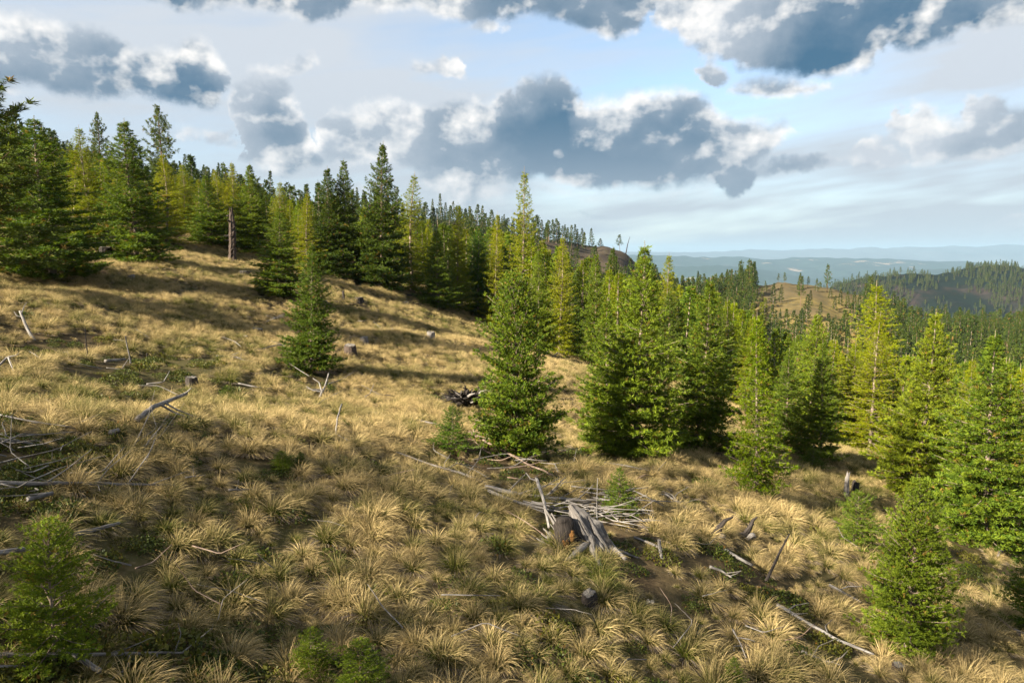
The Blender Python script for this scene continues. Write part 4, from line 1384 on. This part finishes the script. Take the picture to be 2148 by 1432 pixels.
sticks(26, 60, 990, 130, 75, (0.4, 1.2), (0.008, 0.016), (M_GREY, M_SILVER), "thin grey dead twig in the brush at the left edge", "twigs in the brush at the left edge")
sticks(22, 1160, 1062, 120, 26, (0.6, 1.7), (0.012, 0.028), (M_GREY, M_SILVER), "grey dead branch criss-crossed in the brush pile", "branches of the brush pile", ang=(-0.5, 0.4))
sticks(14, 1268, 1082, 45, 22, (0.4, 1.1), (0.010, 0.022), (M_SILVER, M_GREY), "silver dead branch splayed over the rotten stump", "branches over the rotten stump", ang=(-1.0, 0.5), up=(0.0, 0.5))
sticks(16, 1090, 985, 130, 40, (0.5, 1.3), (0.010, 0.02), (M_GREY, M_BROWN), "thin dead twig under the bright green fir", "twigs under the bright green fir")
sticks(8, 290, 960, 22, 60, (0.6, 1.1), (0.006, 0.010), (M_GREY,), "thin upright grey twig right of the left brush", "twigs right of the left brush", ang=(1.2, 1.9), up=(0.3, 0.6))
sticks(34, 1150, 1180, 900, 230, (0.25, 0.8), (0.007, 0.014), (M_GREY, M_SILVER, M_BROWN), "small grey stick lying loose among the tussocks", "loose sticks among the tussocks")
sticks(24, 560, 760, 480, 110, (0.4, 1.1), (0.012, 0.024), (M_GREY, M_SILVER), "small pale stick lying on the upper slope", "loose sticks on the upper slope")


# the big rotten stump with its orange hollow, and the burnt root plate
def rotten_stump():
    p = ground_at(1236, 1160)
    root = tag(put_obj("rotten_stump", None, None, p), "big rotten grey stump with orange hollow at the end of the brush pile", "stump")
    rg = np.random.default_rng(5)
    # leaning shell of splintered slabs round a hollow
    for k in range(34):
        a = -0.5 + k / 33 * 3.9
        base = np.array([math.cos(a) * 0.36 + 0.10, -math.sin(a) * 0.22 + 0.10, -0.12])
        h = rg.uniform(0.30, 0.72) * (1.0 if 7 < k < 26 else 0.65)
        lean = np.array([-0.42 + rg.normal(0, 0.07), 0.20 + rg.normal(0, 0.05), h])
        P = [base, base + lean * 0.55 + rg.normal(0, 0.02, 3), base + lean]
        w = rg.uniform(0.03, 0.055)
        put_obj("slab", wood_mesh(P, [w * 1.2, w, w * 0.22], M_GREY if k % 4 else M_SILVER, 6, 0.28, seed=300 + k), root)
    body = [(0.10, 0.10, -0.15), (0.02, 0.14, 0.15), (-0.12, 0.20, 0.42), (-0.26, 0.26, 0.62)]
    put_obj("bole", wood_mesh(body, [0.27, 0.22, 0.15, 0.04], M_GREY, 18, 0.32, seed=395), root)
    for k in range(6):
        a = rg.uniform(-2.6, 0.3)
        d = np.array([math.cos(a), math.sin(a), 0]) * rg.uniform(0.5, 0.9)
        z = h1(p.x + d[0], p.y + d[1]) - p.z
        put_obj("root", wood_mesh([(0, 0, 0.14), d * 0.5 + np.array([0, 0, z * 0.5 + 0.08]), d + np.array([0, 0, z - 0.02])], [0.06, 0.04, 0.012], M_GREY, 7, 0.2, seed=340 + k), root)
    # the hollow on the left: dark wood for its shade, crumbled orange heartwood
    for k in range(4):
        b = np.array([-0.30 + rg.normal(0, 0.06), -0.16 + rg.normal(0, 0.03), 0.10 + 0.05 * k])
        d = np.array([rg.normal(0, 0.06), -0.03, rg.uniform(0.10, 0.18)])
        o = put_obj("rotten_heart", wood_mesh([b, b + d * 0.5, b + d], [0.02, 0.034, 0.012], M_ROT, 6, 0.45, seed=370 + k), root)
        o["label"] = "crumbled orange heartwood in the hollow"
    put_obj("hollow_shade", wood_mesh([(-0.36, -0.02, 0.0), (-0.34, -0.03, 0.25), (-0.38, 0.0, 0.52)], [0.16, 0.17, 0.10], M_BURNT, 9, 0.2, seed=390), root)


rotten_stump()


def root_plate():
    p = ground_at(978, 858)
    root = tag(put_obj("burnt_root_plate", None, None, p), "black burnt root plate bristling beside the bright green fir", "root plate")
    rg = np.random.default_rng(8)
    put_obj("core", wood_mesh([(-0.35, 0, 0.2), (0, 0, 0.38), (0.45, 0.1, 0.25)], [0.10, 0.17, 0.09], M_BURNT, 10, 0.3, seed=400), root)
    for k in range(60):
        a = rg.uniform(-0.2, 3.34)
        d = np.array([math.cos(a) * rg.uniform(0.35, 0.8), rg.uniform(-0.45, 0.1), math.sin(a) * rg.uniform(0.15, 0.5)])
        b = np.array([rg.uniform(-0.3, 0.35), rg.uniform(-0.12, 0.1), 0.32])
        put_obj("root", wood_mesh([b, b + d * 0.55 + rg.normal(0, 0.05, 3), b + d], [0.055, 0.035, 0.010], M_BURNT if k % 5 else M_GREY, 5, 0.25, seed=410 + k), root)


root_plate()


# ------------------------------------------------------------------ tree kinds
MIDFIR = dict(FIR, nb=6, sp=0.034, tw=0.19, tlf=0.40, shoot=0.24, shs=0.19, needles=6, phi=44, nl=0.20, wd=0.095, minlimb=9, sides=5)
MIDLARCH = dict(MIDFIR, pw=0.72, a0=-4, a1=36, nb=5, sp=0.028, shoot=0.20, nl=0.16, wd=0.055, needles=7, phi=64, lr=(0.55, 1.15), gap=0.06)
fir = [Kind("fir", 21 + i, 6.0, 1.30 + 0.05 * i, dict(FIR, pw=0.68 + 0.05 * i, lobe=0.10 + 0.03 * i), M_FIR, M_BARK) for i in range(5)]
spruce = [Kind("spruce", 41 + i, 5.0, 1.35, dict(SPRUCE, pw=0.50 + 0.02 * i), M_FIR, M_BARK) for i in range(2)]
larch = [Kind("larch", 51 + i, 7.0, 1.15, dict(LARCH, pw=0.62 + 0.08 * i), M_LARCH, M_BARK) for i in range(3)]
thin_larch = Kind("thin_larch", 59, 5.0, 0.75, dict(LARCH, nb=6, sp=0.019, pw=0.62), M_LARCH, M_BARK)
pine = [Kind("pine", 61 + i, 9.0, 2.1, dict(PINE, pw=0.40 + 0.15 * i), M_PINE, M_BARKD) for i in range(2)]
young = [Kind("young", 71 + i, 2.0, 0.75, dict(YOUNG, pw=0.52 + 0.08 * i), M_FIR, M_BARK) for i in range(4)]
mid = [Kind("mid_fir", 81 + i, 9.0, 1.75, dict(MIDFIR, pw=0.70 + 0.08 * i), M_FIR, M_BARK) for i in range(3)]
midl = [Kind("mid_larch", 91 + i, 9.0, 1.55, dict(MIDLARCH, pw=0.72 + 0.1 * i), M_LARCH, M_BARK) for i in range(2)]
far = [Kind("far_conifer", 101 + i, 11.0, 1.9, dict(FARFIR, pw=0.80 + 0.1 * i), M_FAR, M_BARK, True) for i in range(4)]
far += [Kind("far_pine", 111 + i, 11.0, 2.3, dict(FARPINE, pw=0.38 + 0.1 * i), M_FAR, M_BARKD, True) for i in range(2)]

BR = (1.42, 1.32, 0.95)     # bright yellowish tint; on right-hand trees it carries the warm light
MD = (1.2, 1.15, 1.0)
BL = (0.85, 1.05, 1.25)    # bluish
DK = (0.75, 0.75, 0.85)
YL = (1.1, 1.0, 0.9)

# name, kind, px, base y (or None), top y, width px, depth (or None), tint, label
TREES = [
    ("pine_tree", pine[0], -30, None, 128, 300, 24.0, MD, "big dark pine with brown cones cut off by the left edge"),
    ("fir_tree", fir[0], 112, 586, 245, 205, None, MD, "broad dense dark green fir right of the left-edge pine"),
    ("fir_tree", fir[1], 60, None, 235, 130, 42.0, MD, "fir top with bare leaders behind the left-edge pine"),
    ("larch_tree", larch[0], 205, None, 262, 95, 38.0, YL, "tall yellow-green larch left of the pale-trunked fir"),
    ("larch_tree", larch[1], 128, None, 262, 70, 46.0, YL, "thin yellow-green larch behind the broad left fir"),
    ("fir_tree", fir[2], 284, 552, 250, 158, None, MD, "tall green fir with a pale trunk on the upper meadow"),
    ("larch_tree", larch[2], 352, 512, 318, 84, None, YL, "soft yellow-green larch right of the pale-trunked fir"),
    ("pine_tree", pine[1], 361, None, 221, 78, 58.0, MD, "tall slender pine with rounded top above the left trees"),
    ("pine_tree", pine[1], 232, None, 236, 52, 60.0, MD, "slender pine top behind the left larches"),
    ("larch_tree", larch[0], 402, None, 342, 66, 52.0, (1.25, 1.1, 0.8), "golden yellow larch between the slender pine and the snag"),
    ("fir_tree", fir[3], 442, 516, 366, 88, None, BR, "small bright conical fir just left of the snag"),
    ("fir_tree", fir[4], 530, 526, 342, 96, None, MD, "green fir right of the snag at the meadow edge"),
    ("larch_tree", larch[1], 505, None, 338, 60, 56.0, YL, "larch behind the snag, right side"),
    ("larch_tree", larch[2], 470, None, 352, 60, 56.0, YL, "larch behind the snag, left side"),
    ("fir_tree", fir[0], 590, 625, 432, 98, None, MD, "green fir standing just behind the lone narrow fir"),
    ("fir_tree", fir[1], 652, 785, 505, 104, None, (0.65, 0.72, 0.8), "lone narrow dark fir in the middle of the open slope"),
    ("larch_tree", larch[0], 602, None, 378, 60, 50.0, YL, "larch top behind the pair of firs on the slope"),
    ("larch_tree", larch[1], 652, None, 402, 70, 46.0, (1.2, 1.05, 0.9), "yellow larch at the meadow edge right of the pair of firs"),
    ("fir_tree", fir[2], 692, 582, 348, 92, None, DK, "dark fir at the meadow edge, left of two"),
    ("fir_tree", fir[3], 728, 588, 332, 90, None, DK, "dark fir at the meadow edge, right of two"),
    ("fir_tree", fir[4], 800, None, 292, 118, 47.0, DK, "tallest dark fir rising above the middle trees"),
    ("larch_tree", thin_larch, 796, 602, 402, 66, None, YL, "thin larch with a pale trunk before the tallest dark fir"),
    ("larch_tree", larch[2], 862, 612, 360, 94, None, YL, "big yellow-green larch right of the tallest dark fir"),
    ("fir_tree", fir[0], 922, 648, 478, 78, None, MD, "green fir at the meadow edge right of the big larch"),
    ("larch_tree", larch[0], 962, None, 424, 66, 50.0, YL, "yellow-green larch behind the middle tree line"),
    ("fir_tree", fir[1], 1006, 665, 472, 82, None, BL, "bluish green fir near the end of the meadow edge"),
    ("larch_tree", larch[1], 1042, None, 442, 62, 50.0, YL, "slim larch left of the tall airy larch"),
    ("larch_tree", larch[2], 1092, None, 350, 96, 46.0, (0.95, 0.9, 0.8), "tall airy larch standing out above the skyline"),
    ("fir_tree", fir[2], 1062, 690, 512, 74, None, BL, "bluish fir behind the bright green fir, left side"),
    ("fir_tree", spruce[0], 1092, 958, 562, 165, None, BR, "bright yellow-green fir with spiky top in the centre"),
    ("fir_tree", fir[3], 1128, None, 522, 80, 40.0, MD, "fir behind the bright green fir, right side"),
    ("larch_tree", larch[0], 1176, None, 490, 70, 44.0, YL, "yellow-green larch right of the bright green fir"),
    ("fir_tree", fir[4], 1200, 748, 588, 72, None, MD, "narrow fir at the edge of the wood right of the bright fir"),
    ("fir_tree", fir[0], 1248, None, 528, 72, 44.0, MD, "fir top between the larch and the paired firs"),
    ("fir_tree", fir[1], 1286, None, 515, 70, 60.0, DK, "dark fir behind the paired firs"),
    ("fir_tree", fir[2], 1268, 948, 622, 138, None, BR, "left and smaller of the paired green firs at centre right"),
    ("fir_tree", fir[3], 1338, 966, 505, 196, None, BR, "right and taller of the paired green firs at centre right"),
    ("larch_tree", larch[1], 1402, None, 528, 84, 42.0, YL, "larch behind the taller paired fir"),
    ("fir_tree", fir[4], 1462, 950, 578, 158, None, (1.5, 1.3, 0.8), "yellow-green fir with a dark foot right of the paired firs"),  # yellow tint includes the warm sunlight on this tree
    ("larch_tree", larch[2], 1526, None, 622, 76, 36.0, YL, "larch behind the thin see-through larch"),
    ("larch_tree", thin_larch, 1582, 1045, 655, 110, None, (0.9, 0.95, 0.8), "thin see-through larch standing alone on the right slope"),
    ("fir_tree", fir[0], 1642, 952, 728, 94, None, MD, "green fir right of the thin see-through larch"),
    ("fir_tree", fir[1], 1712, None, 655, 118, 33.0, BR, "wide fir behind the right-hand tree row"),
    ("fir_tree", fir[2], 1718, 968, 712, 100, None, MD, "dense green fir in the middle of the right-hand row"),
    ("larch_tree", larch[0], 1836, None, 588, 150, 36.0, (1.12, 1.08, 0.8), "large golden larch, tallest of the right-hand row"),
    ("larch_tree", larch[1], 1838, None, 652, 112, 30.0, YL, "yellow larch right in front of the large golden larch"),
    ("fir_tree", fir[3], 1922, 1050, 648, 172, None, (1.45, 1.25, 0.8), "yellow-green fir with a pale trunk on the right"),  # warm side light mixed into the yellow tint
    ("larch_tree", larch[2], 1990, None, 738, 80, 34.0, YL, "larch behind the right-hand firs"),
    ("fir_tree", fir[4], 2065, 1142, 690, 236, None, BR, "big bright fir near the right edge"),
    ("larch_tree", larch[0], 2135, None, 785, 90, 26.0, YL, "yellow larch cut off by the right edge"),
    ("fir_tree", spruce[1], 1902, 1378, 1000, 178, None, MD, "young spiky-topped spruce at lower right"),
    ("fir_tree", young[0], 1792, 1152, 1028, 108, None, MD, "dark bushy sapling behind the young spruce"),
    ("fir_tree", young[1], 2158, 1330, 1142, 130, None, BR, "sapling cut off by the right edge at the bottom"),
    ("fir_tree", young[2], 946, 950, 848, 88, None, (0.9, 1.0, 0.9), "small bushy dark green fir left of the bright fir"),
    ("fir_tree", young[3], 1298, 1086, 978, 82, None, MD, "small pointed sapling behind the brush pile"),
    ("fir_tree", young[0], 112, 1395, 1082, 225, None, (1.35, 1.25, 0.9), "bright sapling in the bottom left corner"),
    ("fir_tree", young[1], 652, 1420, 1318, 100, None, BR, "small bright sapling at the bottom, left of two"),
    ("fir_tree", young[2], 755, 1470, 1338, 150, None, BR, "small bright sapling at the bottom, right of two"),
    ("fir_tree", young[3], 1538, 1452, 1376, 62, None, MD, "tiny sapling at the bottom edge right of the middle"),
    ("fir_tree", young[1], 592, 988, 946, 58, None, BR, "tiny bright sapling in the tussocks left of centre"),
    ("fir_tree", young[2], 1702, 985, 938, 58, None, MD, "small dark sapling before the right-hand tree row"),
    ("fir_tree", young[0], 482, 840, 808, 44, None, DK, "tiny dark round sapling on the slope left of the lone fir"),
    ("fir_tree", young[3], 632, 985, 965, 34, None, MD, "very small sapling beside the tiny bright one"),
]
for nm, K, px, pb, pt, wp, dep, tint, lab in TREES:
    plant_px(nm, K, px, pb, pt, wp, lab, None, dep, tint)

# ------------------------------------------------------------------ the wood behind the front trees
rgf = np.random.default_rng(2024)
LIM_X = [-300, 0, 100, 200, 300, 400, 480, 560, 640, 720, 800, 900, 1000, 1100, 1200, 1300, 1400, 1500, 1600, 1700, 1800, 1900, 2000, 2148, 2500]
LIM_Y = [290, 300, 290, 310, 335, 368, 372, 392, 408, 420, 432, 455, 468, 485, 520, 560, 580, 600, 660, 700, 705, 735, 745, 745, 760]


def fill_label(px, is_larch):
    w = "larch" if is_larch else "fir"
    c = "yellow-green" if is_larch else "green"
    z = ("behind the left-hand meadow trees" if px < 330 else "behind the snag and its neighbours" if px < 620 else "behind the tree line in the middle" if px < 900
         else "behind the tall airy larch" if px < 1200 else "behind the paired firs" if px < 1500 else "behind the thin see-through larch" if px < 1800 else "behind the right-hand firs")
    return f"{c} {w} in the crowded wood {z}", f"crowded {w} trees {z}"


placed = []
tries = 0
while len(placed) < 300 and tries < 12000:
    tries += 1
    px = rgf.uniform(-120, 2280)
    dmin = np.interp(px, [-120, 300, 560, 700, 900, 1020, 1240, 1450, 1700, 1850, 2000, 2280], [44, 50, 54, 52, 56, 64, 54, 34, 32, 34, 28, 24])
    dep = dmin + rgf.exponential(16)
    if dep > 120:
        continue
    p = at_depth(px, dep)
    if any((p.x - q[0]) ** 2 + (p.y - q[1]) ** 2 < (1.0 + 0.011 * dep) ** 2 for q in placed):
        continue
    top = np.interp(px, LIM_X, LIM_Y) + abs(rgf.normal(0, 15)) + 1
    h = top_height(p, px, top)
    h = min(h, rgf.uniform(8.0, 13.0) if dep > 40 else rgf.uniform(5.0, 8.5))
    if h < 3.0:
        continue
    placed.append((p.x, p.y))
    isl = rgf.uniform() < 0.42
    K = (midl if isl else mid)[int(rgf.integers(0, 2 if isl else 3))] if dep > 44 else (larch if isl else fir)[int(rgf.integers(0, 3))]
    lab, grp = fill_label(px, isl)
    t = rgf.uniform(0.8, 1.3)
    plant("larch_tree" if isl else "fir_tree", K, p, h, h * rgf.uniform(0.36, 0.60), lab, grp, tint=(t * rgf.uniform(0.95, 1.15), t, rgf.uniform(0.8, 1.1)))

# trees up the slope beyond the left edge; their long evening shadows lie over the near grass
open_larch = Kind("open_larch", 131, 12.0, 2.3, dict(LARCH, nb=5, sp=0.024, tw=0.16, tlf=0.36, shoot=0.16, shs=0.16, needles=5, nl=0.13, wd=0.024, pw=0.55, gap=0.12), M_LARCH, M_BARK)
for k in range(11):
    q = -11.0 + k * 1.55
    x = (-13.0, -17.5, -22.5)[k % 3] + random.uniform(-0.8, 0.8)
    y = (0.54 * x - q) / 0.84
    h = random.uniform(10.0, 13.0)
    plant("larch_tree", open_larch, (x, y, h1(x, y)), h, h * 0.42, "open larch up the slope beyond the left edge of the picture", "larches beyond the left edge")

# ------------------------------------------------------------------ ridge, knoll and valley
def far_tree(px, depth, h, K, lab, grp=None, tint=(1, 1, 1), wf=0.34):
    return plant("conifer_tree", K, at_depth(px, depth), h, h * wf, lab, grp, tint=tint)


SKY_GRP = "conifers along the ridge skyline"
for i in range(160):
    px = rgf.uniform(60, 1235)
    if 560 < px < 600 or (px > 1120 and rgf.uniform() < 0.35):
        continue
    dep = rgf.uniform(318, 352)
    sec = "behind the left-hand wood" if px < 420 else "above the snag" if px < 700 else "left of the tall airy larch" if px < 1080 else "right of the tall airy larch"
    far_tree(px, dep, rgf.uniform(4.5, 10), far[int(rgf.integers(0, 6))], f"small dark conifer on the ridge skyline {sec}", f"{SKY_GRP} {sec}", wf=rgf.uniform(0.32, 0.48), tint=(0.8, 0.85, 0.95))
for px, top, lab in ((1205, 470, "dark slender conifer on the ridge end, first of three"), (1219, 478, "dark slender conifer on the ridge end, second of three"), (1238, 478, "dark broad conifer on the ridge end, third of three"),
                     (1257, 500, "small bush-like conifer on the bare ridge end")):
    p = at_depth(px, 345)
    plant("conifer_tree", far[0], p, max(3.0, top_height(p, px, top)), 3.4, lab, tint=(0.7, 0.8, 0.9))
p = at_depth(1297, 348)
plant("conifer_tree", far[5], p, max(6.0, top_height(p, 1297, 492)), 4.6, "round-topped pine standing alone at the end of the ridge", tint=(0.8, 0.85, 0.8))
p = at_depth(1309, 348)
_m = wood_mesh([(0, 0, -0.5), (0.8, 0, 4.0), (1.9, 0, 8.0)], [0.28, 0.2, 0.06], M_BURNT, 6, seed=77)
tag(put_obj("dead_snag", _m, None, p), "thin leaning dead snag beside the lone pine on the ridge", "snag")

for px, pb, pt, K, lab in (
    (1679, 641, 581, far[5], "tallest pine on the golden knoll"), (1700, 641, 609, far[0], "small dark conifer right of the tallest knoll pine"),
    (1621, 638, 594, far[1], "bushy conifer on the left flank of the golden knoll"), (1637, 634, 597, far[2], "bushy conifer beside the left flank of the knoll"),
    (1598, 634, 602, far[3], "conifer at the left foot of the golden knoll"), (1646, 597, 572, far[4], "dark conifer on the crest of the knoll, leftmost"),
    (1694, 604, 580, far[5], "dark round conifer on the crest of the knoll, middle"), (1713, 611, 585, far[1], "dark conifer on the crest of the knoll, right"),
    (1676, 601, 580, far[0], "narrow conifer on the crest of the knoll"), (1589, 592, 559, far[2], "tall conifer at the left end of the knoll crest"),
    (1622, 594, 570, far[3], "conifer on the knoll crest near its left end"), (1632, 595, 574, far[4], "reddish conifer on the knoll crest"),
    (1741, 626, 602, far[0], "conifer on the right flank of the knoll, upper"), (1750, 652, 620, far[1], "conifer on the right flank of the knoll, lower"),
    (1763, 640, 606, far[2], "conifer at the right end of the knoll, first"), (1777, 645, 610, far[3], "conifer at the right end of the knoll, second"), (1792, 650, 612, far[1], "conifer at the right end of the knoll, third"),
    (1720, 670, 634, far[0], "narrow conifer below the knoll's right flank"), (1681, 688, 646, far[3], "narrow conifer at the foot of the knoll"),
    (1636, 668, 648, far[2], "small round conifer on the path below the knoll"), (1770, 690, 662, far[1], "small conifer at the lower right of the knoll"),
    (1752, 676, 660, far[2], "small shrubby conifer on the lower knoll"), (1606, 612, 590, far[0], "small conifer among the knoll's left-hand trees"),
):
    p = ground_at(px, pb)
    h = max(2.5, (pb - pt) * p.y / F_PX * 1.02)
    plant("conifer_tree", K, p, h, h * 0.40, lab, tint=(1.0, 0.95, 0.9))

for i in range(110):   # nearer part of the valley wood
    if i < 55:
        px, dep, z = rgf.uniform(1400, 1610), rgf.uniform(130, 235), "left of the golden knoll"
    else:
        px, dep, z = rgf.uniform(1930, 2190), rgf.uniform(85, 200), "below the right-hand firs"
    ly = rgf.uniform() < 0.35
    far_tree(px, dep, rgf.uniform(6, 10), far[int(rgf.integers(0, 4))], f"{'yellowish' if ly else 'dark green'} conifer in the valley wood {z}", f"{'yellowish' if ly else 'dark'} valley conifers {z}", wf=rgf.uniform(0.28, 0.4), tint=(2.0, 1.6, 0.8) if ly else (1, 1, 1))

FAR_SRC = [next(o for o in COL.objects if o.data == k.mesh) for k in far]


def wood(name, X, Y, Z, hmean, label, mask=None):
    n = len(X)
    h = np.clip(rgf.normal(hmean, hmean * 0.22, n), hmean * 0.4, hmean * 1.6) / 11.0
    w = h * rgf.uniform(0.8, 1.25, n)
    rot = np.stack([np.zeros(n), np.zeros(n), rgf.uniform(0, 6.28, n)], 1)
    scatter_stuff(name, np.stack([X, Y, Z], 1), rot, np.stack([w, w, h], 1), rgf.integers(0, len(FAR_SRC), n), FAR_SRC, label)


n = 2600
Yr = np.sqrt(rgf.uniform(110 ** 2, 352 ** 2, n))
Ur = rgf.uniform(-0.95, 0.17, n)
Xr = Ur * Yr
dens = waves(Xr, Yr, 60, seed=3) * 0.5 + waves(Xr, Yr, 22, seed=5) * 0.4
keep = (dens + rgf.normal(0, 0.35, n) > 0.45 - 0.8 * smoothstep(-Yr, -200, -110)) & ~((Ur > 0.10) & (Yr > 270) & (rgf.uniform(0, 1, n) < 0.8))
wood("ridge_wood", Xr[keep], Yr[keep], height(Xr[keep], Yr[keep]), 9.0, "dark conifer wood scattered over the brown ridge")
n = 3400
Yr = np.sqrt(rgf.uniform(80 ** 2, 330 ** 2, n))
Ur = rgf.uniform(0.17, 0.95, n)
Xr = Ur * Yr
on_knoll = (Ur > 0.335) & (Ur < 0.475) & (Yr > 225) & (rgf.uniform(0, 1, n) > 0.07)
fring = (Ur > 0.45) & (Yr > 250)
veil = (Ur > 0.33) & (Ur < 0.48) & (Yr > 140) & (rgf.uniform(0, 1, n) < 0.72)
keep = ~on_knoll & ~veil & (Yr > np.interp(Ur, [0.17, 0.4, 0.95], [110, 90, 75])) & ~(fring & (rgf.uniform(0, 1, n) < 0.4))
wood("valley_wood", Xr[keep], Yr[keep], height(Xr[keep], Yr[keep]), 8.0, "dense conifer wood filling the hollow below the slope")
# wood on the hill across the valley: thick in bands and hollows
_, HX, HY, HZ = HILL
n = 26000
fi = rgf.uniform(0, HX.shape[0] * 0.80 - 2, n)
fj = rgf.uniform(0, HX.shape[1] - 2, n)
i0, j0 = fi.astype(int), fj.astype(int)
a, b = fi - i0, fj - j0
bil = lambda A: (A[i0, j0] * (1 - a) + A[i0 + 1, j0] * a) * (1 - b) + (A[i0, j0 + 1] * (1 - a) + A[i0 + 1, j0 + 1] * a) * b
X, Y, Z = bil(HX), bil(HY), bil(HZ)
dens = waves(X, Y, 170, seed=2) * 0.5 + waves(X, Y, 60, seed=4) * 0.5
keep = dens + rgf.normal(0, 0.45, n) > -0.15
wood("hill_wood", X[keep], Y[keep], Z[keep] - 0.5, 8.5, "dark conifers dotted over the brown hill across the valley")
